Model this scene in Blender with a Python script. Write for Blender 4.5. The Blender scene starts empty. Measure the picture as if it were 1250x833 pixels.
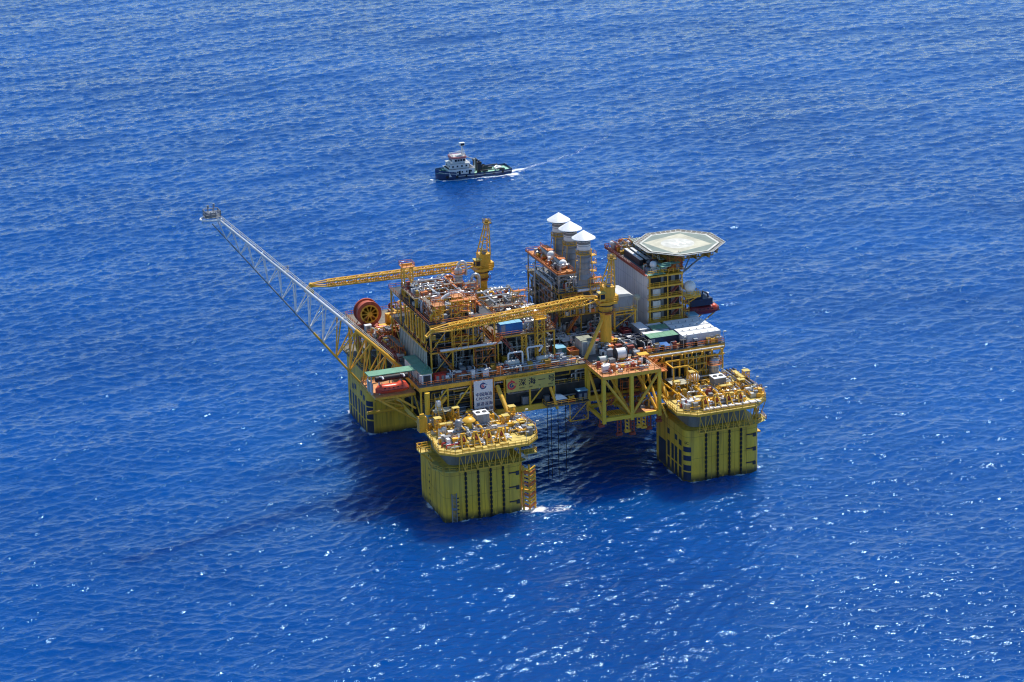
import bpy, math, random
import numpy as np
from mathutils import Vector, Matrix

sc = bpy.context.scene
COL = sc.collection
R = random.Random(7)

# ------------------------------------------------------------------ materials
def nodes_mat(name):
    m = bpy.data.materials.new(name); m.use_nodes = True
    return m, m.node_tree.nodes, m.node_tree.links, m.node_tree.nodes['Principled BSDF']

def paint(name, col, rough=0.5, metal=0.0, dirt=0.3, scale=0.6, stain=(0.10, 0.055, 0.025), streak=True, stain_amt=0.35):
    m, N, L, B = nodes_mat(name)
    B.inputs['Roughness'].default_value = rough; B.inputs['Metallic'].default_value = metal
    geo = N.new('ShaderNodeNewGeometry')
    mp = N.new('ShaderNodeMapping'); mp.inputs['Scale'].default_value = (1, 1, 0.25 if streak else 1)
    L.new(geo.outputs['Position'], mp.inputs['Vector'])
    n1 = N.new('ShaderNodeTexNoise'); n1.inputs['Scale'].default_value = scale; n1.inputs['Detail'].default_value = 8
    n1.inputs['Roughness'].default_value = 0.65
    L.new(mp.outputs['Vector'], n1.inputs['Vector'])
    n2 = N.new('ShaderNodeTexNoise'); n2.inputs['Scale'].default_value = scale * 4; n2.inputs['Detail'].default_value = 6
    L.new(mp.outputs['Vector'], n2.inputs['Vector'])
    r1 = N.new('ShaderNodeMapRange'); r1.inputs['From Min'].default_value = 0.3; r1.inputs['From Max'].default_value = 0.7
    r1.inputs['To Min'].default_value = 1 - dirt; r1.inputs['To Max'].default_value = 1 + dirt * 0.4
    L.new(n1.outputs['Fac'], r1.inputs['Value'])
    mul = N.new('ShaderNodeMix'); mul.data_type = 'RGBA'; mul.blend_type = 'MULTIPLY'; mul.inputs['Factor'].default_value = 1
    mul.inputs[6].default_value = (*col, 1)
    L.new(r1.outputs['Result'], mul.inputs[7])
    r2 = N.new('ShaderNodeMapRange'); r2.inputs['From Min'].default_value = 0.56; r2.inputs['From Max'].default_value = 0.72
    r2.inputs['To Max'].default_value = stain_amt
    L.new(n2.outputs['Fac'], r2.inputs['Value'])
    mx = N.new('ShaderNodeMix'); mx.data_type = 'RGBA'; mx.inputs[7].default_value = (*stain, 1)
    L.new(r2.outputs['Result'], mx.inputs['Factor']); L.new(mul.outputs[2], mx.inputs[6])
    L.new(mx.outputs[2], B.inputs['Base Color'])
    bp = N.new('ShaderNodeBump'); bp.inputs['Strength'].default_value = 0.15; bp.inputs['Distance'].default_value = 0.06
    L.new(n2.outputs['Fac'], bp.inputs['Height']); L.new(bp.outputs['Normal'], B.inputs['Normal'])
    return m

M = dict(
    yellow=paint('yellow_paint', (0.92, 0.50, 0.045), 0.42, dirt=0.25),
    yellow_hull=paint('yellow_hull_paint', (0.93, 0.58, 0.045), 0.5, dirt=0.24, scale=0.30, stain_amt=0.2),
    yellow_dark=paint('weathered_yellow', (0.50, 0.30, 0.035), 0.6, dirt=0.45),
    orange=paint('orange_primer', (0.68, 0.20, 0.04), 0.6, dirt=0.4),
    rust=paint('rust_red', (0.36, 0.075, 0.045), 0.7, dirt=0.45),
    reelred=paint('reel_red', (0.52, 0.11, 0.06), 0.6, dirt=0.35),
    inner=paint('dark_interior_grey', (0.085, 0.095, 0.11), 0.65, dirt=0.5),  # dark grey carrying the shade of interiors behind open framing
    red=paint('red_paint', (0.55, 0.035, 0.025), 0.4),
    lifeboat=paint('orange_red_gelcoat', (0.75, 0.085, 0.03), 0.3, dirt=0.12, stain_amt=0.1),
    maroon=paint('maroon_paint', (0.20, 0.018, 0.03), 0.5),
    white=paint('white_paint', (0.86, 0.86, 0.85), 0.45, dirt=0.16, stain_amt=0.25),
    offwhite=paint('offwhite_paint', (0.62, 0.62, 0.58), 0.5, dirt=0.22),
    panelwhite=paint('shaded_white_cladding', (0.68, 0.67, 0.70), 0.5, dirt=0.14, scale=0.3, stain_amt=0.15),  # lavender tint puts shade into the white of upright faces
    silver=paint('insulation_cladding', (0.60, 0.60, 0.60), 0.32, 0.55, dirt=0.3, stain_amt=0.2),
    steel=paint('bare_steel', (0.33, 0.34, 0.36), 0.45, 0.35, dirt=0.4),
    grey=paint('grey_paint', (0.24, 0.25, 0.26), 0.55, dirt=0.35),
    bluegrey=paint('blue_grey_cladding', (0.30, 0.33, 0.37), 0.5, dirt=0.25),
    wallgreen=paint('grey_green_cladding', (0.30, 0.32, 0.24), 0.55, dirt=0.3),
    dark=paint('dark_steel', (0.045, 0.05, 0.06), 0.6, dirt=0.5),
    black=paint('black_rubber', (0.012, 0.013, 0.018), 0.6, dirt=0.3),
    navy=paint('navy_paint', (0.016, 0.03, 0.075), 0.45, dirt=0.3),
    grating=paint('deck_grating', (0.20, 0.17, 0.13), 0.75, dirt=0.5, scale=0.8, streak=False),
    plate=paint('deck_plate', (0.16, 0.155, 0.15), 0.7, dirt=0.5, scale=0.5, streak=False),
    orangedeck=paint('orange_deck_coating', (0.66, 0.28, 0.09), 0.65, dirt=0.45, scale=0.5, streak=False),
    yellowdeck=paint('yellow_deck_coating', (0.66, 0.50, 0.12), 0.6, dirt=0.35, scale=0.6, streak=False),
    green=paint('green_roof_paint', (0.16, 0.36, 0.23), 0.5, dirt=0.25),
    greendeck=paint('green_deck_paint', (0.30, 0.58, 0.42), 0.55, dirt=0.3),
    heliwhite=paint('worn_white_marking', (0.62, 0.61, 0.53), 0.6, dirt=0.35, scale=0.5, streak=False, stain_amt=0.2),
    heligreen=paint('helideck_grey_green', (0.20, 0.245, 0.20), 0.6, dirt=0.3, scale=0.3, streak=False, stain_amt=0.12),
    cream=paint('cream_marking', (0.55, 0.52, 0.38), 0.6, dirt=0.35, scale=0.4, streak=False, stain_amt=0.12),
    blue=paint('bright_blue_paint', (0.035, 0.20, 0.55), 0.4, dirt=0.2),
    lightblue=paint('pale_blue_roof', (0.22, 0.50, 0.66), 0.45, dirt=0.15),
    teal=paint('teal_paint', (0.04, 0.17, 0.19), 0.5),
    shipblue=paint('ship_hull_blue', (0.035, 0.07, 0.19), 0.4, dirt=0.3, stain_amt=0.2),
    glass=paint('dark_window_glass', (0.02, 0.025, 0.035), 0.08, dirt=0.1, stain_amt=0.0),
    pink=paint('pale_red_paint', (0.70, 0.22, 0.20), 0.5),
    textblue=paint('blue_lettering', (0.02, 0.045, 0.20), 0.6, dirt=0.05, stain_amt=0.0),
    textred=paint('red_emblem', (0.60, 0.05, 0.07), 0.6, dirt=0.05, stain_amt=0.0),
    textdark=paint('dark_lettering', (0.015, 0.018, 0.03), 0.6, dirt=0.05, stain_amt=0.0),
    signyellow=paint('sign_panel_yellow', (0.56, 0.47, 0.12), 0.55, dirt=0.12, stain_amt=0.1),
    banner=paint('banner_cloth', (0.74, 0.77, 0.84), 0.7, dirt=0.08, stain_amt=0.05),
)

def hull_material():
    m = M['yellow_hull'].copy(); m.name = 'column_hull_paint'; N, L = m.node_tree.nodes, m.node_tree.links; B = N['Principled BSDF']
    src = B.inputs['Base Color'].links[0].from_socket
    geo = N.new('ShaderNodeNewGeometry'); sep = N.new('ShaderNodeSeparateXYZ'); L.new(geo.outputs['Position'], sep.inputs[0])
    def mixin(fac_lo, fac_hi, z0, z1, col, amt, sc_):
        nonlocal src
        mp = N.new('ShaderNodeMapping'); mp.inputs['Scale'].default_value = sc_; L.new(geo.outputs['Position'], mp.inputs['Vector'])
        n = N.new('ShaderNodeTexNoise'); n.inputs['Scale'].default_value = 1; n.inputs['Detail'].default_value = 6; L.new(mp.outputs['Vector'], n.inputs['Vector'])
        a = N.new('ShaderNodeMapRange'); a.inputs['From Min'].default_value = fac_lo; a.inputs['From Max'].default_value = fac_hi; L.new(n.outputs['Fac'], a.inputs['Value'])
        z = N.new('ShaderNodeMapRange'); z.inputs['From Min'].default_value = z0; z.inputs['From Max'].default_value = z1; z.inputs['To Min'].default_value = 1; z.inputs['To Max'].default_value = 0
        L.new(sep.outputs['Z'], z.inputs['Value'])
        k = N.new('ShaderNodeMath'); k.operation = 'MULTIPLY'; L.new(a.outputs['Result'], k.inputs[0]); L.new(z.outputs['Result'], k.inputs[1])
        k2 = N.new('ShaderNodeMath'); k2.operation = 'MULTIPLY'; L.new(k.outputs[0], k2.inputs[0]); k2.inputs[1].default_value = amt
        mx = N.new('ShaderNodeMix'); mx.data_type = 'RGBA'; mx.inputs[7].default_value = (*col, 1); L.new(k2.outputs[0], mx.inputs['Factor']); L.new(src, mx.inputs[6]); src = mx.outputs[2]
    mixin(0.50, 0.68, 40, 60, (0.20, 0.10, 0.03), 0.55, (0.9, 0.9, 0.05))     # rust runs
    mixin(0.42, 0.66, 40, 60, (0.60, 0.46, 0.10), 0.4, (0.12, 0.12, 0.10))    # faded plate areas
    mixin(0.25, 0.45, 0.6, 2.4, (0.035, 0.04, 0.02), 0.95, (0.8, 0.8, 0.5))   # weed and wet band at the waterline
    L.new(src, B.inputs['Base Color']); return m
M['column'] = hull_material()

# ------------------------------------------------------------------ mesh builder
class MB:
    def __init__(s): s.v = []; s.f = []
    def add(s, vs, fs):
        o = len(s.v); s.v += [tuple(p) for p in vs]; s.f += [tuple(i + o for i in f) for f in fs]; return s
    def box(s, x0, x1, y0, y1, z0, z1):
        return s.add([(x0,y0,z0),(x1,y0,z0),(x1,y1,z0),(x0,y1,z0),(x0,y0,z1),(x1,y0,z1),(x1,y1,z1),(x0,y1,z1)],
                     [(0,3,2,1),(4,5,6,7),(0,1,5,4),(1,2,6,5),(2,3,7,6),(3,0,4,7)])
    def cbox(s, c, d): return s.box(c[0]-d[0]/2, c[0]+d[0]/2, c[1]-d[1]/2, c[1]+d[1]/2, c[2]-d[2]/2, c[2]+d[2]/2)
    def beam(s, p, q, w, h=None):
        h = h or w; p = Vector(p); q = Vector(q); d = (q-p).normalized()
        a = d.cross(Vector((0,0,1)))
        if a.length < 1e-3: a = Vector((1,0,0))
        a.normalize(); b = a.cross(d).normalized(); a = a*w/2; b = b*h/2
        return s.add([p-a-b, p+a-b, p+a+b, p-a+b, q-a-b, q+a-b, q+a+b, q-a+b],
                     [(0,1,2,3),(7,6,5,4),(0,4,5,1),(1,5,6,2),(2,6,7,3),(3,7,4,0)])
    def tube(s, p, q, r, n=8, r2=None, cap=True):
        r2 = r if r2 is None else r2; p = Vector(p); q = Vector(q); d = (q-p).normalized()
        a = d.cross(Vector((0,0,1)))
        if a.length < 1e-3: a = Vector((1,0,0))
        a.normalize(); b = d.cross(a).normalized()
        vs = []
        for c, rr in ((p, r), (q, r2)):
            for i in range(n):
                t = 2*math.pi*i/n; vs.append(c + a*rr*math.cos(t) + b*rr*math.sin(t))
        fs = [(i, (i+1)%n, n+(i+1)%n, n+i) for i in range(n)]
        if cap: fs += [tuple(range(n-1,-1,-1)), tuple(range(n, 2*n))]
        return s.add(vs, fs)
    def path(s, pts, r, n=7):
        pts = [Vector(p) for p in pts]; rings = []; pa = None
        for i, p in enumerate(pts):
            d = (pts[min(i+1,len(pts)-1)] - pts[max(i-1,0)]).normalized()
            if pa is None:
                pa = d.cross(Vector((0.13,0.31,1))).normalized()
            a = (pa - d*pa.dot(d)).normalized(); pa = a; b = d.cross(a)
            rings.append([p + a*r*math.cos(2*math.pi*k/n) + b*r*math.sin(2*math.pi*k/n) for k in range(n)])
        vs = [v for g in rings for v in g]; fs = []
        for i in range(len(rings)-1):
            for k in range(n): fs.append((i*n+k, i*n+(k+1)%n, (i+1)*n+(k+1)%n, (i+1)*n+k))
        fs += [tuple(range(n-1,-1,-1)), tuple(range((len(rings)-1)*n, len(rings)*n))]
        return s.add(vs, fs)
    def bent(s, pts, r, n=7, k=3):
        """pipe through corner points with rounded elbows"""
        P = [Vector(p) for p in pts]; out = [P[0]]
        for i in range(1, len(P)-1):
            a = P[i-1]-P[i]; b = P[i+1]-P[i]; t = min(r*2.2, a.length*0.45, b.length*0.45)
            A = P[i]+a.normalized()*t; B = P[i]+b.normalized()*t
            for j in range(k+1):
                u = j/k; out.append(A*(1-u)**2 + P[i]*2*u*(1-u) + B*u*u)
        out.append(P[-1]); return s.path(out, r, n)
    def lathe(s, prof, c=(0,0,0), n=20, axis='z'):
        vs = []; m = len(prof)
        for r, z in prof:
            r = max(r, 1e-3)
            for i in range(n):
                t = 2*math.pi*i/n; x, y = r*math.cos(t), r*math.sin(t)
                if axis == 'z': v = (c[0]+x, c[1]+y, c[2]+z)
                elif axis == 'x': v = (c[0]+z, c[1]+x, c[2]+y)
                else: v = (c[0]+y, c[1]+z, c[2]+x)
                vs.append(v)
        fs = [(j*n+i, j*n+(i+1)%n, (j+1)*n+(i+1)%n, (j+1)*n+i) for j in range(m-1) for i in range(n)]
        fs += [tuple(range(n-1,-1,-1)), tuple(range((m-1)*n, m*n))]
        return s.add(vs, fs)
    def sphere(s, c, r, n=16, m=9, zs=1.0):
        return s.lathe([(r*math.sin(math.pi*j/m), -r*zs*math.cos(math.pi*j/m)) for j in range(m+1)], c, n)
    def prism(s, poly, z0, z1):
        n = len(poly)
        return s.add([(x,y,z0) for x,y in poly] + [(x,y,z1) for x,y in poly],
                     [tuple(range(n-1,-1,-1)), tuple(range(n,2*n))] + [(i,(i+1)%n,n+(i+1)%n,n+i) for i in range(n)])
    def sheet(s, pts): return s.add(pts, [tuple(range(len(pts)))])
    def rail(s, pts, h=1.1, r=0.05, closed=False, step=2.0):
        pts = [Vector(p) for p in pts]
        if closed: pts = pts + [pts[0]]
        for a, b in zip(pts, pts[1:]):
            L = (b-a).length; k = max(1, round(L/step))
            for i in range(k+1):
                p = a.lerp(b, i/k); s.tube(p, p+Vector((0,0,h)), r, 4, cap=False)
            for z in (h, h*0.52): s.tube(a+Vector((0,0,z)), b+Vector((0,0,z)), r*0.9, 4, cap=False)
        return s
    def lattice(s, p, q, w0, h0, w1, h1, n, rc, rb, bottom=True):
        """four chord truss from p to q"""
        p = Vector(p); q = Vector(q); d = (q-p).normalized()
        a = d.cross(Vector((0,0,1)))
        if a.length < 1e-3: a = Vector((0,1,0))
        a.normalize(); b = a.cross(d).normalized()
        def node(i, sx, sz):
            t = i/n; return p.lerp(q, t) + a*sx*(w0+(w1-w0)*t)/2 + b*sz*(h0+(h1-h0)*t)/2
        for sx in (-1,1):
            for sz in (-1,1): s.tube(node(0,sx,sz), node(n,sx,sz), rc, 6)
        for i in range(n+1):
            for sx in (-1,1): s.tube(node(i,sx,-1), node(i,sx,1), rb, 5, cap=False)
            for sz in (-1,1): s.tube(node(i,-1,sz), node(i,1,sz), rb, 5, cap=False)
            if i < n:
                k = 1 if i % 2 else -1
                for sx in (-1,1): s.tube(node(i,sx,-k), node(i+1,sx,k), rb, 5, cap=False)
                for sz in (-1,1): s.tube(node(i,-k,sz), node(i+1,k,sz), rb, 5, cap=False)
        return s
    def stair(s, p, q, w=0.9):
        """inclined flight with two stringers, treads and handrails from p (low) to q (high)"""
        p = Vector(p); q = Vector(q); d = q-p; h = Vector((d.x,d.y,0)).normalized(); a = h.cross(Vector((0,0,1)))*w/2
        for sg in (-1,1):
            s.beam(p+a*sg, q+a*sg, 0.08, 0.3)
            s.tube(p+a*sg+Vector((0,0,1)), q+a*sg+Vector((0,0,1)), 0.05, 4)
            for i in range(4):
                m = p.lerp(q, i/3)+a*sg; s.tube(m, m+Vector((0,0,1)), 0.04, 4)
        k = max(3, int(abs(d.z)/0.35))
        for i in range(k+1):
            m = p.lerp(q, i/k); s.beam(m-a, m+a, 0.28, 0.05)
        return s
    def build(s, name, mat, parent=None, smooth=True):
        off = Vector((0,0,0))
        if parent is not None:
            r = parent
            while r.parent: r = r.parent
            off = Vector(r.get('_o', (0,0,0)))
        me = bpy.data.meshes.new(name)
        me.from_pydata([(x-off.x, y-off.y, z-off.z) for x,y,z in s.v], [], s.f)
        me.validate(); me.update()
        if smooth:
            me.shade_smooth(); me.set_sharp_from_angle(angle=math.radians(38))
        me.materials.append(M[mat] if isinstance(mat, str) else mat)
        o = bpy.data.objects.new(name, me); COL.objects.link(o)
        if parent is not None: o.parent = parent
        return o

ORIG = []
def thing(name, label, cat, loc, group=None):
    o = bpy.data.objects.new(name, None); COL.objects.link(o); o.location = loc; o.empty_display_size = 0.5
    o['_o'] = tuple(float(c) for c in loc); o['label'] = label; o['category'] = cat
    if group: o['group'] = group
    ORIG.append(o); return o
def tag(o, label, cat, group=None):
    o['label'] = label; o['category'] = cat
    if group: o['group'] = group
    return o
def copy_thing(root, loc, label, group=None):
    r = root.copy(); COL.objects.link(r); r.location = loc; r['label'] = label
    if group: r['group'] = group
    r['_o'] = root['_o']
    for ch in root.children:
        c = ch.copy(); COL.objects.link(c); c.parent = r
        for g in ch.children:
            d = g.copy(); COL.objects.link(d); d.parent = c
    ORIG.append(r); return r

def text_part(s, size, mat, parent, o, ux, uz, name='lettering', bold=0.02):
    """flat lettering: origin o (lower left), ux along the line, uz up, standing proud of its panel"""
    cu = bpy.data.curves.new('lettering', 'FONT'); cu.body = s; cu.size = size; cu.offset = 0.0
    cu.resolution_u = 3
    t = bpy.data.objects.new('lettering', cu); COL.objects.link(t)
    bpy.context.view_layer.update()
    me = bpy.data.meshes.new_from_object(t.evaluated_get(bpy.context.evaluated_depsgraph_get()))
    bpy.data.objects.remove(t)
    mb = MB(); o = Vector(o); ux = Vector(ux); uz = Vector(uz)
    out_ = ux.cross(uz)
    for k_ in range(3):          # struck three times, each a little aside and proud, for a bold weight
        mb.add([o + ux*(v.co.x+k_*bold*size*0.8) + uz*(v.co.y+(k_%2)*bold*size*0.5) + out_*0.004*k_ for v in me.vertices], [tuple(p.vertices) for p in me.polygons])
    bpy.data.meshes.remove(me)
    return mb.build(name, mat, parent, smooth=False)

def rrect(cx, cy, hx, hy, r, k=6):
    out = []
    for sx, sy, a0 in ((1,1,0),(-1,1,90),(-1,-1,180),(1,-1,270)):
        for i in range(k+1):
            a = math.radians(a0 + 90*i/k)
            out.append((cx+sx*(hx-r)+r*math.cos(a), cy+sy*(hy-r)+r*math.sin(a)))
    return out

# ------------------------------------------------------------------ camera, sun, sky
cam = bpy.data.cameras.new('camera'); co = bpy.data.objects.new('camera', cam); COL.objects.link(co)
CP = Vector((-232.6833, -626.7049, 261.4437)); yaw, pit, rol = 0.341805, 0.332208, -0.0270805
f = Vector((math.sin(yaw)*math.cos(pit), math.cos(yaw)*math.cos(pit), -math.sin(pit)))
rr = f.cross(Vector((0,0,1))).normalized(); uu = rr.cross(f)
r2 = rr*math.cos(rol)+uu*math.sin(rol); u2 = -rr*math.sin(rol)+uu*math.cos(rol)
co.matrix_world = Matrix(((r2.x,u2.x,-f.x,CP.x),(r2.y,u2.y,-f.y,CP.y),(r2.z,u2.z,-f.z,CP.z),(0,0,0,1)))
cam.sensor_width = 36; cam.lens = 86.4; cam.clip_start = 5; cam.clip_end = 60000
sc.camera = co

AZ, EL = math.radians(47), math.radians(60)     # from +y towards +x
sun = bpy.data.lights.new('sun', 'SUN'); sun.energy = 5.0; sun.angle = math.radians(0.53); sun.color = (1.0, 0.955, 0.88)
so = bpy.data.objects.new('sun', sun); COL.objects.link(so); so.location = (200, 100, 300)
sd = Vector((math.sin(AZ)*math.cos(EL), math.cos(AZ)*math.cos(EL), math.sin(EL)))
so.rotation_euler = sd.to_track_quat('Z', 'Y').to_euler()
w = bpy.data.worlds.new('World'); sc.world = w; w.use_nodes = True
wn, wl = w.node_tree.nodes, w.node_tree.links
sky = wn.new('ShaderNodeTexSky'); sky.sky_type = 'NISHITA'; sky.sun_disc = False
sky.sun_elevation = EL; sky.sun_rotation = AZ; sky.air_density = 1.0; sky.dust_density = 0.2; sky.ozone_density = 2.0
hs = wn.new('ShaderNodeHueSaturation'); hs.inputs['Saturation'].default_value = 1.2
wl.new(sky.outputs['Color'], hs.inputs['Color']); wl.new(hs.outputs['Color'], wn['Background'].inputs['Color']); wn['Background'].inputs['Strength'].default_value = 0.15
sc.view_settings.view_transform = 'Standard'; sc.view_settings.look = 'None'; sc.view_settings.exposure = 0
sc.cycles.use_denoising = True; sc.cycles.sample_clamp_direct = 40.0; sc.cycles.sample_clamp_indirect = 4.0
sc.cycles.filter_width = 1.15
sc.cycles.max_bounces = 6; sc.cycles.diffuse_bounces = 3; sc.cycles.glossy_bounces = 3

# ------------------------------------------------------------------ sea
def build_sea():
    fx, fy = math.sin(yaw), math.cos(yaw)
    s = [400.0]
    while s[-1] < 1500: s.append(s[-1] + 0.50 + 0.9*max(0, (s[-1]-560))/900)
    d = 3.0
    lo = [400.0]
    while lo[-1] > -2500: lo.append(lo[-1]-d); d *= 1.4
    d = 4.0
    while s[-1] < 40000: s.append(s[-1]+d); d *= 1.35
    S = np.array(lo[:0:-1] + s)
    t = list(np.arange(-190, 190.01, 0.62)); dd = 0.7
    while t[-1] < 360: t.append(t[-1]+dd); dd = min(dd*1.004, 1.3)
    d = 3.0
    while t[-1] < 40000: t.append(t[-1]+d); d *= 1.35
    tp = np.array(t); tp = tp[tp > 190]
    T = np.concatenate([-tp[::-1], np.arange(-190, 190.01, 0.62), tp])
    ns, nt = len(S), len(T)
    SS, TT = np.meshgrid(S, T, indexing='ij')
    X = CP.x + fx*SS + fy*TT; Y = CP.y + fy*SS - fx*TT
    ds = np.gradient(S); dt = np.gradient(T)
    cell = np.maximum(ds[:,None], dt[None,:]*1.0)
    fade = np.clip((45.0 - cell)/30, 0, 1) * 0 + np.clip((6.0-cell)/4, 0, 1)
    Z = np.zeros_like(X); DX = np.zeros_like(X); DY = np.zeros_like(X)
    rng = np.random.default_rng(11)
    wind = math.radians(-78)          # direction the wind sea runs towards (from +x axis)
    nc = 170
    lam = np.exp(rng.uniform(math.log(1.35), math.log(36), nc))
    for l in lam:
        sp = 0.55 if l < 12 else 0.36
        a = wind + rng.normal(0, sp); k = 2*math.pi/l
        steep = 0.037 if l < 5 else (0.017 if l < 12 else 0.007)
        A = steep/k*rng.uniform(0.5, 1.4); kx, ky = k*math.cos(a), k*math.sin(a)
        ph = kx*X + ky*Y + rng.uniform(0, 6.283)
        att = A*np.clip((l/(2.1*cell)-0.8)/0.8, 0, 1)
        c = np.cos(ph); sn = np.sin(ph)
        Z += att*c; DX -= att*math.cos(a)*sn; DY -= att*math.sin(a)*sn
    # long low swell
    for l, a, A in ((78, -95, 0.16), (61, -60, 0.12), (120, -110, 0.2)):
        k = 2*math.pi/l; a = math.radians(a)
        Z += A*fade*np.cos(k*(math.cos(a)*X+math.sin(a)*Y)+l)
    # foam mask
    def seg(ax, ay, bx, by):
        vx, vy = bx-ax, by-ay; L = vx*vx+vy*vy
        u = np.clip(((X-ax)*vx+(Y-ay)*vy)/L, 0, 1)
        return np.hypot(X-ax-u*vx, Y-ay-u*vy), u
    foam = np.zeros_like(X)
    def blob(cx, cy, rx, ry, amt):
        nonlocal foam
        foam = np.maximum(foam, amt*np.exp(-(((X-cx)/rx)**2+((Y-cy)/ry)**2)))
    blob(-20.5, -47.5, 5.0, 4.0, 0.86); blob(-15.0, -49.5, 9, 4.5, 0.66); blob(-23.5, -46, 3, 3, 0.92); blob(-27, -49, 5, 2.2, 0.6)
    blob(47.5, -38, 2.2, 9, 0.62); blob(-47.5, -30, 2.0, 9, 0.5); blob(-47.5, 34, 2.2, 10, 0.5)
    blob(38, -48.3, 9, 1.6, 0.5)
    br = np.clip(0.62+0.42*np.sin(X*0.55+0.3*Y)+0.3*np.sin(X*1.3-Y*0.9+1.0), 0, 1.15)
    def streak(ax, ay, bx, by, w0, w1, a0, a1, broken=True):
        nonlocal foam
        d, u = seg(ax, ay, bx, by); foam = np.maximum(foam, (a0+(a1-a0)*u)*np.exp(-(d/(w0+(w1-w0)*u))**2)*(br if broken else 1))
    streak(63.5, 283.2, 95, 282.6, 0.9, 1.6, 0.85, 1.0, False); streak(70, 280.4, 92, 279.5, 0.9, 1.1, 0.8, 0.8)
    streak(80, 275.5, 96, 276.5, 0.7, 0.8, 0.75, 0.75); streak(60.0, 288.5, 64.5, 284, 1.0, 1.0, 0.95, 0.9, False)
    streak(92.5, 287.5, 100, 290, 3.0, 3.2, 0.9, 0.80, False); streak(100, 290, 128, 303, 2.8, 4.2, 0.66, 0.57, False); streak(128, 303, 150, 322, 3.6, 6.0, 0.58, 0.54, False); streak(150, 322, 190, 372, 3, 7, 0.54, 0.40, False)
    streak(93, 284.5, 120, 289, 1.0, 2.0, 0.74, 0.46, False); streak(93, 292, 122, 312, 1.0, 2.4, 0.62, 0.46, False)
    for cx, cy in ((-35.25,-35.25),(35.25,-35.25),(-35.25,35.25),(35.25,35.25)):
        q = np.maximum(np.abs(X-cx), np.abs(Y-cy))-11.3
        foam = np.maximum(foam, 0.78*np.exp(-(q/1.9)**2)*np.clip(br, 0.6, 1.1))
    # breaking crests
    qx = (X*0.62+Y*0.2); 
    crest = np.clip((Z-0.42)/0.4, 0, 1)
    patch = np.sin(X*0.031+1.3)*np.sin(Y*0.043+0.7)+np.sin(X*0.083-Y*0.061)*0.6
    foam = np.maximum(foam, np.clip(crest*np.clip(patch, 0, 1.0)*0.62, 0, 0.53))
    # flatten ripples slightly in the vessel wake
    d, u = seg(98, 290, 210, 380); Z *= 1-0.3*np.exp(-(d/(3+8*u))**2)
    V = np.stack([X+DX*0.75, Y+DY*0.75, Z], -1).reshape(-1,3).astype(np.float32)
    i = np.arange((ns-1)*(nt-1)); rI, cI = i//(nt-1), i%(nt-1); a = rI*nt+cI
    q = np.stack([a, a+nt, a+nt+1, a+1], -1)       # normals up
    v0 = V[q[0]]
    nrm = np.cross(v0[1]-v0[0], v0[2]-v0[0])
    if nrm[2] < 0: q = q[:, ::-1]
    me = bpy.data.meshes.new('sea'); n = len(q)
    me.vertices.add(len(V)); me.vertices.foreach_set('co', V.ravel())
    me.loops.add(n*4); me.loops.foreach_set('vertex_index', np.ascontiguousarray(q).ravel().astype(np.int32))
    me.polygons.add(n); me.polygons.foreach_set('loop_start', (np.arange(n)*4).astype(np.int32))
    me.update(calc_edges=True); me.shade_smooth()
    at = me.attributes.new('foam', 'FLOAT', 'POINT'); at.data.foreach_set('value', foam.ravel().astype(np.float32))
    o = bpy.data.objects.new('sea', me); COL.objects.link(o); o['kind'] = 'structure'
    m, N, L, B = nodes_mat('sea_water')
    geo = N.new('ShaderNodeNewGeometry')
    def noise(scale, detail, rough=0.6, sy=1.0, dist=0.0, rot=0.0):
        mp = N.new('ShaderNodeMapping'); mp.inputs['Scale'].default_value = (1, sy, 1); mp.inputs['Rotation'].default_value = (0,0,rot)
        L.new(geo.outputs['Position'], mp.inputs['Vector'])
        t = N.new('ShaderNodeTexNoise'); t.inputs['Scale'].default_value = scale; t.inputs['Detail'].default_value = detail
        t.inputs['Roughness'].default_value = rough; t.inputs['Distortion'].default_value = dist
        L.new(mp.outputs['Vector'], t.inputs['Vector']); return t
    n1 = noise(0.62, 2, 0.55, 2.0, 0.5, 0.25); n2 = noise(1.7, 1, 0.5, 1.6, 0.3, -0.3)
    b1 = N.new('ShaderNodeBump'); b1.inputs['Strength'].default_value = 1.0; b1.inputs['Distance'].default_value = 0.21
    L.new(n1.outputs['Fac'], b1.inputs['Height'])
    b2 = N.new('ShaderNodeBump'); b2.inputs['Strength'].default_value = 1.0; b2.inputs['Distance'].default_value = 0.05
    L.new(n2.outputs['Fac'], b2.inputs['Height']); L.new(b1.outputs['Normal'], b2.inputs['Normal'])
    L.new(b2.outputs['Normal'], B.inputs['Normal'])
    big = noise(0.011, 4, 0.55)
    ramp = N.new('ShaderNodeMix'); ramp.data_type = 'RGBA'
    ramp.inputs[6].default_value = (0.0005, 0.038, 0.182, 1); ramp.inputs[7].default_value = (0.0010, 0.056, 0.245, 1)
    mr = N.new('ShaderNodeMapRange'); mr.inputs['From Min'].default_value = 0.32; mr.inputs['From Max'].default_value = 0.68
    L.new(big.outputs['Fac'], mr.inputs['Value']); L.new(mr.outputs['Result'], ramp.inputs['Factor'])
    fa = N.new('ShaderNodeAttribute'); fa.attribute_name = 'foam'
    fn = noise(0.9, 8, 0.72, 1.6, 1.2)
    ad = N.new('ShaderNodeMath'); ad.operation = 'ADD'
    L.new(fa.outputs['Fac'], ad.inputs[0]); L.new(fn.outputs['Fac'], ad.inputs[1])
    fr = N.new('ShaderNodeMapRange'); fr.inputs['From Min'].default_value = 1.08; fr.inputs['From Max'].default_value = 1.30
    L.new(ad.outputs['Value'], fr.inputs['Value'])
    fm = N.new('ShaderNodeMix'); fm.data_type = 'RGBA'; fm.inputs[7].default_value = (0.78, 0.80, 0.82, 1)
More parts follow.
